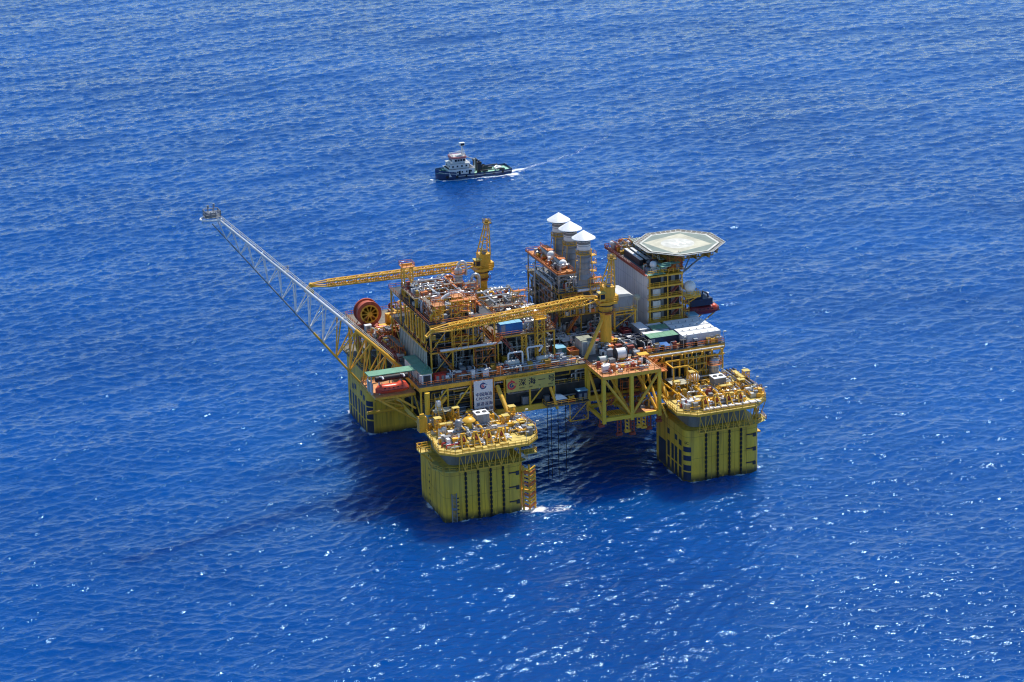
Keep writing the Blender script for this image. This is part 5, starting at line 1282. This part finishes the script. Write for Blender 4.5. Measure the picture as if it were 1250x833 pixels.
sk=[(16.4,18.6,-13.6,-10.8,'navy','bluegrey','dark blue cargo basket right of the near crane pedestal'),(19.6,21.8,-16.2,-12.6,'navy','steel','dark blue cargo basket second to the right of the near crane pedestal'),
    (22.2,24.0,-16.4,-13.2,'navy','lightblue','dark blue cargo basket beside the narrow white unit'),(20.6,23.2,-9.8,-6.8,'maroon','rust','maroon cargo basket in front of the grey house on legs'),
    (21.6,23.8,-20.2,-17.6,'dark','white','black cargo basket at the left end of the navy container'),(17.0,19.4,-20.4,-17.2,'bluegrey','white','grey cargo basket at the right foot of the near crane'),(8.9,11.2,-11.8,-8.4,'dark','offwhite','black cargo basket behind the tall white cabin')]
for a in sk: skip(a[0],a[1],a[2],a[3],ZD,2.2,a[4],a[5],a[6])
t=thing('blue_tent','bright blue peaked tarpaulin on the deck edge in front of the navy container','tarpaulin',(27.3,-23.0,ZD))
MB().add([(25.4,-24.2,ZD+1.2),(29.2,-24.2,ZD+1.2),(29.2,-21.8,ZD+1.2),(25.4,-21.8,ZD+1.2),(26.2,-23,ZD+2.2),(28.4,-23,ZD+2.1)],[(0,1,5,4),(1,2,5),(2,3,4,5),(3,0,4),(3,2,1,0)]).build('sheet','blue',t)
mb=MB()
for x in (25.6,29.0):
    for y in (-24,-22): mb.tube((x,y,ZD),(x,y,ZD+1.2),0.08,5)
mb.build('post','steel',t)
for k,(x,y,l) in enumerate(((21.0,-23.0,'orange pump skid at the deck edge right of the laydown frame'),(23.4,-22.6,'rusty pump skid between the laydown frame and the blue tarpaulin'))):
    pump(x,y,ZD,0.3*k,l,'pump skids right of the laydown frame',col=('orange','rust')[k])

# ------------------------------------------------------------------ equipment on the column rims
ZR=ZT+0.5
def rim_kit(ox,nm,seed):
    skid_box('generator_unit',f'dark grey enclosure with white roof and two fans on the {nm} column top','generator',-33.4+ox,-29.8+ox,-36.6,-33.2,ZR,4.6,'bluegrey' if ox==0 else 'grey','white',fans=2,group='twin fan enclosures on the column tops')
for ox,nm,sd_ in ((0,'near',61),(70.5,'right hand',62)):
    rim_kit(ox,nm,sd_)
vessel_v('grey vertical tank on the near column top left of the yellow mushroom vent',-39.4,-38.4,ZR,0.95,5.0,'steel',group=None,deck=False)
t=thing('mushroom_vent','yellow mushroom shaped vent on the near column top','vent',(-36.2,-38,ZR))
MB().lathe([(1.0,0),(0.9,1.8),(0.7,2.6),(0.85,3.6),(0.8,4.2)],(-36.2,-38,ZR),18).build('trunk','yellow_hull',t); MB().lathe([(1.75,4.0),(1.8,4.2),(1.3,4.8),(0.4,5.05),(0,5.08)],(-36.2,-38,ZR),20).build('hood','yellow',t)
t=thing('access_stair','white and yellow stair frame climbing from the near column top to the deck','stair',(-41,-30,ZR))
MB().stair((-41.5,-33,ZR),(-41.5,-27.2,28.6),1.4).build('flight','yellow',t)
MB().box(-43,-38.2,-29.6,-26.6,ZR+4.2,ZR+4.4).rail([(-43,-29.5,ZR+4.4),(-38.3,-29.5,ZR+4.4)],1.1,0.1).build('landing','cream',t)
MB().box(-42.2,-41.0,-28.6,-27.4,ZR+4.4,ZR+7.2).build('enclosure','white',t)
mb=MB()
for x in (-42.8,-38.4):
    for y in (-29.4,-26.8): mb.beam((x,y,ZR),(x,y,ZR+4.2),0.3)
mb.build('leg','yellow',t)
# right column kit
vessel_h('white capped horizontal tank on the right column top left of the grey enclosure',32.0,36.0,-28.6,ZR+1.0,1.15,'white',legc='yellow')
vessel_v('silver vertical tank with yellow rim platform on the right column top',41.6,-26.4,ZR,1.45,7.0,'silver',deck=True)
t=thing('pipe_bundle','long white pipe bundle lying along the front rim of the right column','pipe bundle',(36,-47.4,ZR))
for k in range(4): MB().tube((28.6+k*0.3,-47.9+k*0.42,ZR+0.55),(46.0,-47.9+k*0.42,ZR+0.55),0.2,8).build('pipe','white',t)
for k in range(8): MB().box(29.4+k*2.2,29.7+k*2.2,-48.2,-46.3,ZR,ZR+0.85).build('clamp','grey',t)
t=thing('pipe_rack','rows of grey pipes running back along the right flank of the right column top','pipe rack',(47.6,-31,ZR))
for k in range(4): MB().tube((45.2+k*1.0,-38.5,ZR+2.4),(45.2+k*1.0,-24.9,ZR+2.4),0.24,8).build('pipe',('silver','dark','steel','dark')[k],t)
for y in (-38,-33.6,-29.2,-25.2): 
    mb=MB()
    for x in (44.6,48.9): mb.tube((x,y,ZR),(x,y,ZR+2.1),0.14,6)
    mb.beam((44.5,y,ZR+2.1),(49,y,ZR+2.1),0.2); mb.build('rack_frame','grey',t)
t=thing('service_frame','tall yellow lattice service frame on the left part of the right column top','frame',(28.5,-30,ZR))
for x,y in ((26.4,-32.5),(26.4,-27),(30.6,-32.5),(30.6,-27)): MB().beam((x,y,ZR),(x,y,ZR+8.2),0.36).build('post','yellow',t)
MB().beam((26.4,-32.5,ZR+8.2),(30.6,-32.5,ZR+8.2),0.36).beam((26.4,-27,ZR+8.2),(30.6,-27,ZR+8.2),0.36).beam((26.4,-32.5,ZR+8.0),(26.4,-27,ZR+8.0),0.36).beam((30.6,-32.5,ZR+8.2),(33.4,-33.5,ZR+6.2),0.36).beam((33.4,-33.5,ZR+6.2),(33.4,-33.5,ZR),0.3).build('head_beam','yellow',t)
MB().box(26,31,-32.9,-26.7,ZR+3.0,ZR+3.15).rail([(26,-32.8,ZR+3.15),(31,-32.8,ZR+3.15)],1.1,0.09).build('platform','cream',t)
for ox,t,sd_ in ((0,colN,71),(70.5,colR,72)):
    plant(t,-45.5+ox,-26+ox,-42.6,-25.6,ZR,ZR+3.4,26,12,8,seed=sd_,mats=('yellow','yellow','yellow','offwhite','silver','steel'),boxes=('yellow','yellow','yellowdeck','offwhite','grey','steel','white'))
    plant(t,-46+ox,-40+ox,-46,-40,ZR,ZR+1.8,6,6,3,seed=sd_+5,mats=('white','yellow','yellow','red'),boxes=('yellow','yellow','yellowdeck','offwhite','grey','steel','white'))
    for k,(x,y) in enumerate(((-43.5,-33),(-37.5,-30.5),(-22.3,-33.5),(-25.2,-36.5))):
        MB().lattice((x+ox,y,ZR),(x+ox,y,ZR+(4.2,5.5,4.6,3.4)[k]),1.5,1.5,1.5,1.5,4,0.13,0.08).build('pipe_tower','yellow',t)
        MB().box(x+ox-1,x+ox+1,y-1,y+1,ZR+(4.2,5.5,4.6,3.4)[k],ZR+(4.2,5.5,4.6,3.4)[k]+0.12).build('tower_platform','yellowdeck',t)
mb=MB()
for k in range(4): mb.tube((-26.2+k*0.5,-41.5,ZR+0.5),(-22.4+k*0.5,-33,ZR+1.2),0.2,7)
mb.build('hose_bundle','steel',colN)
plant(colL,-46,-25,25,45,ZT+0.5,30,16,6,3,seed=75,mats=('rust','orange','yellow','offwhite')); plant(colB,26,46,26,46,ZT+0.5,28,8,5,3,seed=76)

plant(colN,-26,-19.5,-45,-31,ZR,ZR+2.2,14,8,4,seed=91,mats=('yellow','silver','yellow','offwhite','steel'),boxes=('yellow','yellow','yellowdeck','offwhite','grey','steel','white')); plant(colR,45,49.5,-44,-37,ZR,ZR+2.2,8,6,3,seed=92,mats=('offwhite','yellow','yellow'),boxes=('yellow','yellow','yellowdeck','offwhite','grey','steel','white'))
plant(colN,-45,-27,-47,-43.4,ZR,ZR+1.0,10,10,0,seed=93,mats=('white','offwhite','yellow'),boxes=('yellow','yellow','yellowdeck','offwhite','grey','steel','white')); plant(colR,24,44,-46,-40,ZR,ZR+1.6,18,12,4,seed=94,mats=('offwhite','silver','yellow','yellow'),boxes=('yellow','yellow','yellowdeck','offwhite','grey','steel','white'))
plant(lf,LX0+0.5,LX1-0.5,LY0+0.5,LY1-1,ZL,ZL+1.0,10,5,0,seed=95,mats=('orange','rust','offwhite'))
plant(deck,1,30,-16,-3,ZD,ZD+2.4,16,26,9,seed=96,mats=('steel','grey','dark','offwhite')); plant(deck,9,22,-24,-12,ZD,ZD+2,8,10,5,seed=97,mats=('steel','rust','dark'))
plant(deck,-3,4,-13,18,ZD,ZD+6,14,10,6,seed=98)
plant(xm,3.6,4.6,-2,23,ZD,49,14,4,0,seed=99,mats=('steel','silver','grey')); plant(xm,4.5,17,-3,-1.9,38.3,44.6,8,3,1,seed=100)
# ------------------------------------------------------------------ rear left extension: reels and winches
ZE=31.2
drum('big dark red hose reel with yellow spoked flange at the rear left corner',-43.0,32.2,ZE,3.75,3.4,'reelred','yellow','y','hose_reel','hose reel','rust',spokes=True)
t=thing('mooring_winch','large yellow mooring winch with round motor right of the red hose reel','winch',(-37.2,28.4,ZE))
MB().lathe([(0.4,-2.2),(1.6,-2.15),(1.6,-1.9),(1.1,-1.88),(1.1,1.0),(1.6,1.02),(1.6,1.4),(0.4,1.45)],(-36.4,28.4,ZE+2.4),22,'y').build('drum','yellow',t)
MB().lathe([(1.2,-3.6),(1.2,-2.3)],(-36.4,28.4,ZE+2.4),18,'y').build('motor','rust',t)
MB().box(-38.4,-34.4,24.9+0.6,31,ZE,ZE+0.7).box(-38.0,-34.9,30.0,31.4,ZE+0.7,ZE+3.6).build('housing','yellow',t)
MB().box(-41,-38.8,26.5,28.6,ZE,ZE+1.4).build('gear_box','yellow',t)
t=thing('motor_unit','orange red cylindrical motor unit between the hose reel and the yellow winch','motor',(-41.2,25.9,ZE))
MB().tube((-42.4,26.0,ZE+1.0),(-39.6,26.0,ZE+1.0),0.75,14).build('motor','lifeboat',t); MB().box(-42.4,-39.6,25.4,26.6,ZE,ZE+0.4).build('base','yellow',t)
skid_box('control_box','white roofed control box at the foot of the red hose reel','control box',-45.4,-43.6,26.6,28.0,ZE,2.0,'offwhite','white')
plant(deck,-34,-25,26,44,ZE,ZE+3,14,9,4,seed=81,mats=('yellow','orange','offwhite','rust')); plant(deck,-45,-36,17,23,ZD,ZD+3.2,10,6,4,seed=82,mats=('yellow','orange','offwhite')); plant(deck,-45,-42,-4,16,ZD,ZD+2.6,10,7,3,seed=83,mats=('rust','orange','offwhite','yellow'))
plant(deck,-38,2,-24,-19,ZD,ZD+1.9,20,14,6,seed=84,mats=('orange','rust','silver','offwhite','steel')); plant(deck,-20,3,18.5,24,ZD,ZD+10,16,8,5,seed=85)
plant(deck,21,45,-24.2,-23,ZD,ZD+1.5,6,5,2,seed=86,mats=('orange','rust','yellow'))
mb=MB()
for k in range(7): x=-43.6+k*0.55; mb.beam((x,20,ZD+0.5),(x+1.5,12,ZD+0.5),0.3,0.35)
mb.build('stacked_pipe','orange',deck)

# ------------------------------------------------------------------ flare boom
fb = thing('flare_boom','long triangular lattice flare boom reaching up to the left, white towards its tip','flare boom',(-46,-5,ZD))
TR,TT=Vector((-45.6,-5,31.8)),Vector((-94.4,-5,80.5)); BR,BT=Vector((-52.5,-5,22.3)),Vector((-95.6,-5,78.9))
n=12
def up(i,s): 
    u=i/n; p=TR.lerp(TT,u); return p+Vector((0,s*(2.6+(0.7-2.6)*u),0))
def lo(i): return BR.lerp(BT,i/n)
for s_ in (-1,1):
    MB().tube(up(0,s_),up(3.1,s_),0.42,10).build('chord','yellow',fb); MB().tube(up(3.1,s_),up(n,s_),0.38,10,r2=0.28).build('chord','white',fb)
MB().tube(lo(0),lo(4.7),0.33,10).build('chord','yellow',fb); MB().tube(lo(4.7),lo(n),0.26,10,r2=0.16).build('chord','steel',fb)
for i in range(n+1):
    m_='yellow' if i<4 else 'white'; r1=0.21 if i<7 else 0.17
    mb=MB().tube(up(i,-1),up(i,1),r1,7)
    if i<n:
        mb.tube(lo(i),up(i,-1),r1,7).tube(lo(i),up(i,1),r1,7)
        mb.tube(lo(i),up(i+1,-1),r1,7).tube(lo(i),up(i+1,1),r1,7)
        mb.tube(up(i,-1 if i%2 else 1),up(i+1,1 if i%2 else -1),r1*0.8,6)
    mb.build('brace',m_,fb)
mb=MB()
for s_ in (-0.5,0.5): mb.rail([tuple(TR.lerp(TT,0.02)+Vector((0,s_+1.2,0.5))),tuple(TT+Vector((0,s_+0.2,0.5)))],1.1,0.06,False,3.0)
mb.beam(TR+Vector((0,1.2,0.1)),TT+Vector((0,0.2,0.1)),0.5,0.08); mb.build('walkway','offwhite',fb)
MB().tube(TR+Vector((0,-0.2,0.25)),TT+Vector((0,0,0.4)),0.14,6).build('flare_pipe','white',fb)
mb=MB()
for p,q in ((BR,(-46,-9,21.0)),(BR,(-46,-1,21.0)),(lo(0),tuple(TR+Vector((0.5,-2.4,-0.6)))),(lo(0),tuple(TR+Vector((0.5,2.4,-0.6)))),(up(0,-1),(-45.8,-9.2,31.0)),(up(0,1),(-45.8,-0.8,31.0))): mb.tube(p,q,0.3,8)
mb.build('root_strut','yellow',fb)
mb=MB(); c=TT+Vector((-0.6,0,0.4)); 
mb.prism([(c.x-2.6,-6.8),(c.x+1.6,-6.8),(c.x+1.6,-3.2),(c.x-2.6,-3.2)],c.z,c.z+0.14)
for h in (0.14,): mb.rail([(c.x-2.5,-6.7,c.z+h),(c.x+1.5,-6.7,c.z+h),(c.x+1.5,-3.3,c.z+h),(c.x-2.5,-3.3,c.z+h)],1.7,0.11,True,1.2)
mb.box(c.x-1.8,c.x+0.6,-6,-4,c.z+0.14,c.z+1.3); mb.build('tip_platform','steel',fb)
P=[(c.x-0.6+3.1*math.cos(a),-5+2.2*math.sin(a),c.z-0.5) for a in np.linspace(math.radians(40),math.radians(320),16)]
MB().path(P,0.3,8).build('heat_ring','white',fb)
for dx,dy,h in ((-1.4,0.5,3.0),(0.0,-0.5,3.6)):
    MB().lathe([(0.16,0),(0.16,h*0.7),(0.28,h*0.74),(0.3,h),(0.2,h)],(c.x+dx,-5+dy,c.z+0.14),10).build('flare_tip','steel',fb)
mb=MB()
for u in (0.3,0.62): 
    p=TR.lerp(TT,u); mb.box(p.x-1,p.x+1,-3.2,-1.6,p.z+0.2,p.z+0.32); mb.rail([(p.x-1,-1.7,p.z+0.3),(p.x+1,-1.7,p.z+0.3),(p.x+1,-3.1,p.z+0.3)],1.2,0.08,False,1)
mb.build('rest_landing','steel',fb)

# ------------------------------------------------------------------ supply vessel
sx0,sy0=77.8,288.2
sv = thing('supply_vessel','navy hulled supply tug with white wheelhouse and green decks trailing a white wake','ship',(sx0,sy0,0))
def hull_sections():
    out=[]
    for x,hw,kw,top in ((-15.9,0.15,0.05,4.3),(-15.0,1.7,0.3,4.1),(-13.2,3.2,1.3,3.8),(-10.5,4.2,2.9,3.4),(-8.4,4.5,3.7,3.1),(-8.3,4.5,3.7,2.2),(0,4.6,4.2,1.9),(8,4.6,4.2,1.9),(14,4.5,3.9,2.0),(15.6,4.3,3.2,2.1)): out.append((x,hw,kw,top))
    return out
S_=hull_sections(); vs=[]; m_=6
for x,hw,kw,top in S_:
    for y,z in ((-hw,top),(-(hw*0.6+kw*0.4),0.6),(-kw,-1.5),(kw,-1.5),((hw*0.6+kw*0.4),0.6),(hw,top)): vs.append((sx0+x,sy0+y,z))
fs=[(i*m_+j,(i+1)*m_+j,(i+1)*m_+(j+1)%m_,i*m_+(j+1)%m_) for i in range(len(S_)-1) for j in range(m_) if j!=m_-1]
fs+=[tuple(range(m_)),tuple(range((len(S_)-1)*m_+m_-1,(len(S_)-1)*m_-1,-1))]
MB().add(vs,fs).build('hull','shipblue',sv)
mb=MB()
for sg in (-1,1):
    P=[(sx0+x,sy0+sg*(hw+0.04),top-0.75) for x,hw,kw,top in S_ if x>-15.5]
    for a,b in zip(P,P[1:]): 
        if (Vector(a)-Vector(b)).length>0.3: mb.beam(a,b,0.14,0.26)
mb.build('rubbing_strake','offwhite',sv)
dk=[(x,hw-0.25) for x,hw,kw,top in S_ if x>-8.35]
MB().prism([(sx0+x,sy0-h) for x,h in dk]+[(sx0+x,sy0+h) for x,h in dk[::-1]],1.0,1.25).build('main_deck','greendeck',sv)
fk=[(x,max(0.1,hw-0.2)) for x,hw,kw,top in S_ if x<=-8.4]
MB().prism([(sx0+x,sy0-h) for x,h in fk]+[(sx0+x,sy0+h) for x,h in fk[::-1]],2.6,2.75).build('forecastle_deck','greendeck',sv)
mb=MB()
for sg in (-1,1):
    mb.box(sx0-3,sx0+15.5,sy0+sg*4.35-0.12,sy0+sg*4.35+0.12,1.25,1.75)
mb.box(sx0+15.3,sx0+15.6,sy0-4.2,sy0-2,1.25,2.2).box(sx0+15.3,sx0+15.6,sy0+2,sy0+4.2,1.25,2.2)
mb.build('bulwark','shipblue',sv)
mb=MB()
for sg in (-1,1): mb.tube((sx0+2,sy0+sg*3.6,2.4),(sx0+12,sy0+sg*3.6,2.4),0.22,7); 
mb.build('crash_rail','dark',sv)
d1=MB().box(sx0-11.2,sx0-0.5,sy0-3.9,sy0+3.9,1.26,4.5).build('lower_house','white',sv)
d2=MB().box(sx0-10.4,sx0-2.4,sy0-3.2,sy0+3.2,4.5,7.0).build('upper_house','white',sv)
MB().box(sx0-11.4,sx0-0.3,sy0-4.2,sy0+4.2,4.4,4.5).rail([(sx0-11.3,sy0-4.1,4.5),(sx0-0.4,sy0-4.1,4.5)],1,0.07,False,1.5).build('boat_deck','white',sv)
MB().box(sx0-10.6,sx0-2.0,sy0-3.7,sy0+3.7,6.95,7.05).rail([(sx0-10.5,sy0-3.6,7.05),(sx0-2.1,sy0-3.6,7.05)],1,0.07,False,1.5).build('bridge_deck','offwhite',sv)
mb=MB()
for k in range(5): mb.box(sx0-9.8+k*1.9,sx0-9.2+k*1.9,sy0-3.95,sy0-3.9,2.6,3.4)
mb.box(sx0-3.0,sx0-2.2,sy0-3.96,sy0-3.9,1.4,3.6).box(sx0-7.2,sx0-6.4,sy0-3.96,sy0-3.9,1.4,3.6); mb.build('window','glass',d1)
mb=MB()
for k in range(4): mb.box(sx0-9.7+k*1.9,sx0-9.0+k*1.9,sy0-3.26,sy0-3.2,5.2,6.1)
for k in range(3): mb.box(sx0-10.46,sx0-10.4,sy0-2+k*1.7,sy0-1.3+k*1.7,5.2,6.1)
mb.build('window','glass',d2)
wh=MB().prism([(sx0-9.4,sy0-2.2),(sx0-8.6,sy0-2.9),(sx0-4.0,sy0-2.9),(sx0-3.4,sy0-2.2),(sx0-3.4,sy0+2.2),(sx0-4.0,sy0+2.9),(sx0-8.6,sy0+2.9),(sx0-9.4,sy0+2.2)],7.05,9.9).build('wheelhouse','white',sv)
mb=MB()
for k in range(4): mb.box(sx0-8.4+k*1.15,sx0-7.5+k*1.15,sy0-2.95,sy0-2.9,8.0,9.0)
for k in range(4): mb.box(sx0-9.45,sx0-9.4,sy0-2.1+k*1.1,sy0-1.3+k*1.1,8.0,9.0)
mb.build('window','glass',wh)
MB().prism([(sx0-9.6,sy0-2.4),(sx0-8.7,sy0-3.1),(sx0-3.8,sy0-3.1),(sx0-3.2,sy0-2.4),(sx0-3.2,sy0+2.4),(sx0-3.8,sy0+3.1),(sx0-8.7,sy0+3.1),(sx0-9.6,sy0+2.4)],9.25,10.15).build('wheelhouse_fascia','pink',sv)
MB().prism([(sx0-9.2,sy0-2.1),(sx0-3.6,sy0-2.6),(sx0-3.6,sy0+2.6),(sx0-9.2,sy0+2.1)],10.15,10.25).rail([(sx0-9.1,sy0-2.2,10.25),(sx0-3.7,sy0-2.6,10.25),(sx0-3.7,sy0+2.6,10.25),(sx0-9.1,sy0+2.2,10.25)],0.9,0.09,True,1.4).build('compass_deck','offwhite',sv)
mb=MB()
for dy in (-0.7,0.7): mb.tube((sx0-4.2,sy0+dy,10.2),(sx0-4.2,sy0+dy*0.35,14.6),0.16,7)
mb.tube((sx0-3.0,sy0,10.2),(sx0-4.0,sy0,13.8),0.14,7)
for z in (11.4,12.6,13.8): mb.beam((sx0-4.2,sy0-1.1,z),(sx0-4.2,sy0+1.1,z),0.16)
mb.beam((sx0-6.4,sy0,12.2),(sx0-3.2,sy0,12.2),0.16); mast=mb.build('mast','white',sv)
MB().box(sx0-5.3,sx0-3.1,sy0-0.7,sy0+0.7,14.6,16.2).build('mast_box','white',mast)
MB().box(sx0-4.9,sx0-3.5,sy0-0.75,sy0-0.7,14.9,15.9).build('mast_box_mark','textdark',mast)
for sg in (-1,1):
    fn_=MB().box(sx0+1.2,sx0+2.8,sy0+sg*2.4-0.7,sy0+sg*2.4+0.7,1.26,6.4).build('funnel','dark',sv)
    MB().box(sx0+1.1,sx0+2.9,sy0+sg*2.4-0.8,sy0+sg*2.4+0.8,5.6,6.5).tube((sx0+1.9,sy0+sg*2.4,6.5),(sx0+2.1,sy0+sg*2.4,7.2),0.35,9).build('funnel_top','black',fn_)
MB().tube((sx0+1.0,sy0,1.25),(sx0+1.0,sy0,7.6),0.3,9).tube((sx0+1.0,sy0,7.4),(sx0-3.8,sy0-0.6,9.6),0.2,8).build('deck_crane','offwhite',sv)
drum_=MB().lathe([(0.4,-1.4),(1.3,-1.38),(1.3,-1.15),(0.7,-1.13),(0.7,1.13),(1.3,1.15),(1.3,1.38),(0.4,1.4)],(sx0+5.0,sy0,2.6),16,'y').box(sx0+3.9,sx0+6.1,sy0-1.8,sy0+1.8,1.25,1.6).build('towing_winch','dark',sv)
MB().path([(sx0+9.2,sy0-1.8,1.6),(sx0+10.4,sy0-0.6,1.9),(sx0+12.2,sy0-0.2,1.9),(sx0+12.8,sy0+1.2,1.6),(sx0+10.8,sy0+1.6,2.2),(sx0+9.4,sy0+0.4,1.7)],0.45,8).build('hawser_pile','white',sv)
MB().box(sx0+11,sx0+13,sy0-2.6,sy0-1.4,1.25,2.0).box(sx0+7.6,sx0+9,sy0+1.6,sy0+2.8,1.25,2.1).build('deck_gear','dark',sv)
MB().lathe([(0.3,-1.2),(0.75,-1.18),(0.75,-0.95),(0.4,-0.93),(0.4,0.93),(0.75,0.95),(0.75,1.18),(0.3,1.2)],(sx0-12.6,sy0,3.6),12,'y').box(sx0-13.5,sx0-11.7,sy0-1.6,sy0+1.6,2.75,3.0).build('anchor_windlass','teal',sv)
mb=MB()
for sg in (-1,1):
    for k in range(7): 
        x=-12+k*3.9; mb.lathe([(0.35,-0.18),(0.6,-0.1),(0.6,0.1),(0.35,0.18)],(sx0+x,sy0+sg*(4.5 if x>-9 else 3.5),1.2),10,'y')
mb.build('tyre_fender','black',sv)

for ch in list(sv.children)+[g for c in sv.children for g in c.children]:
    if ch.name.split('.')[0] != 'hull':
        for v in ch.data.vertices:
            if v.co.z > 2.4: v.co.z = 2.4+(v.co.z-2.4)*0.84

# ------------------------------------------------------------------ scaffolding and lamp posts
def scaffold(t, p, ux, uy, nx, nz, w, h, mat='yellow', r=0.085):
    p=Vector(p); ux=Vector(ux); uy=Vector(uy); mb=MB()
    for d in (0,1):
        o=p+uy*d*1.3
        for i in range(nx+1): mb.tube(o+ux*w*i,o+ux*w*i+Vector((0,0,h*nz+0.6)),r,5)
        for k in range(nz+1): mb.tube(o-ux*0.3+Vector((0,0,h*k)),o+ux*(w*nx+0.3)+Vector((0,0,h*k)),r,5)
    for i in range(nx+1):
        for k in range(1,nz+1): mb.tube(p+ux*w*i+Vector((0,0,h*k)),p+ux*w*i+uy*1.3+Vector((0,0,h*k)),r,5)
    for k in range(nz): mb.tube(p+ux*w*(k%nx)+Vector((0,0,h*k)),p+ux*w*(k%nx+1)+Vector((0,0,h*(k+1))),r,5)
    mb.build('scaffold',mat,t)
    mb=MB()
    for k in range(1,nz+1):
        a=p+Vector((0,0,h*k+0.09)); mb.add([a,a+ux*w*nx,a+ux*w*nx+uy*1.25,a+uy*1.25,a+Vector((0,0,0.06)),a+ux*w*nx+Vector((0,0,0.06)),a+ux*w*nx+uy*1.25+Vector((0,0,0.06)),a+uy*1.25+Vector((0,0,0.06))],[(0,3,2,1),(4,5,6,7),(0,1,5,4),(1,2,6,5),(2,3,7,6),(3,0,4,7)])
    mb.build('scaffold_board','yellowdeck' if t in (colN,colR) else ('orange' if mat!='orange' else 'grating'),t)
XU,YU=(1,0,0),(0,1,0)
for t_,p,a,b,nx,nz,w_,h_,m_ in ((pm,(-33.5,-19.9,38.7),XU,YU,2,3,2.0,2.0,'yellow'),(pm,(-27.5,-20,ZD),XU,YU,3,3,1.9,2.1,'orange'),(pm,(-38.5,-15,46.65),YU,XU,4,2,2.2,2.0,'orange'),
    (pm,(-33,-16.5,46.65),XU,YU,3,3,1.8,1.7,'yellow'),(pm,(-29,2,46.65),XU,YU,3,2,2.0,2.0,'orange'),(pm,(-24.5,-3,46.65),XU,YU,2,3,1.7,1.7,'orange'),(em,(-17,-5,40.45),XU,YU,4,2,2.0,2.0,'orange'),(em,(-8,2,40.45),XU,YU,2,3,1.8,1.8,'yellow'),
    (em,(-6.5,-18.4,40.45),XU,YU,1,2,1.8,1.8,'orange'),(xm,(5,-3.9,38.3),XU,YU,3,3,1.9,2.0,'yellow'),(xm,(3.0,2,38.3),YU,XU,4,3,2.2,2.1,'steel'),(xm,(13.2,-3.8,45.0),XU,YU,2,2,1.8,1.8,'yellow'),
    (lq,(41.4,-6.5,ZD),YU,XU,3,5,2.0,2.2,'yellow'),(lq,(37.2,-5.2,QZ+0.3),XU,YU,2,2,1.8,1.8,'orange'),(lq,(31,18,QZ+0.3),XU,YU,3,1,2.0,1.8,'orange'),(deck,(-44,-2,ZD),YU,XU,5,2,2.2,2.0,'orange'),(deck,(-33,27,ZE),XU,YU,3,3,2.2,2.1,'yellow'),
    (colN,(-44,-36.5,ZR),XU,YU,2,2,1.8,1.7,'yellow'),(colN,(-24.0,-39.5,ZR),XU,YU,2,1,1.8,1.8,'yellow'),(colR,(33,-27,ZR),XU,YU,3,4,2.0,2.0,'yellow'),(colR,(37.5,-40,ZR),XU,YU,2,2,1.8,1.7,'yellow'),(colR,(45.5,-36,ZR),YU,XU,3,2,2.0,1.8,'yellow'),(lf,(13,-27.5,LZ0+0.6),XU,YU,3,3,1.9,2.0,'orange')):
    scaffold(t_,p,a,b,nx,nz,w_,h_,m_)
for t_,pts in ((colN,((-47.4,-45,ZR),(-44.4,-50,ZR),(-34,-50.1,ZR),(-24.2,-50,ZR),(-19,-43.5,ZR),(-18.6,-34,ZR))),(colR,((22,-45,ZR),(30,-48.9,ZR),(40,-48.9,ZR),(48.6,-44.8,ZR),(50.2,-36,ZR),(49.8,-28,ZR))),(deck,((-45.5,-24.4,ZD),(-36,-24.5,ZD),(-22,-24.5,ZD),(-4.5,-24.5,ZD),(22,-24.5,ZD),(33,-24.5,ZD),(45.4,-24.4,ZD),(45.4,-12,ZD)))):
    for x,y,z in pts: MB().tube((x,y,z),(x,y,z+2.8),0.07,5).tube((x,y,z+2.75),(x+0.5,y+0.25,z+3.0),0.07,5).box(x+0.2,x+0.95,y,y+0.5,z+2.95,z+3.2).build('floodlight','offwhite',t_)

for o in list(bpy.data.objects):
    if '_o' in o: del o['_o']
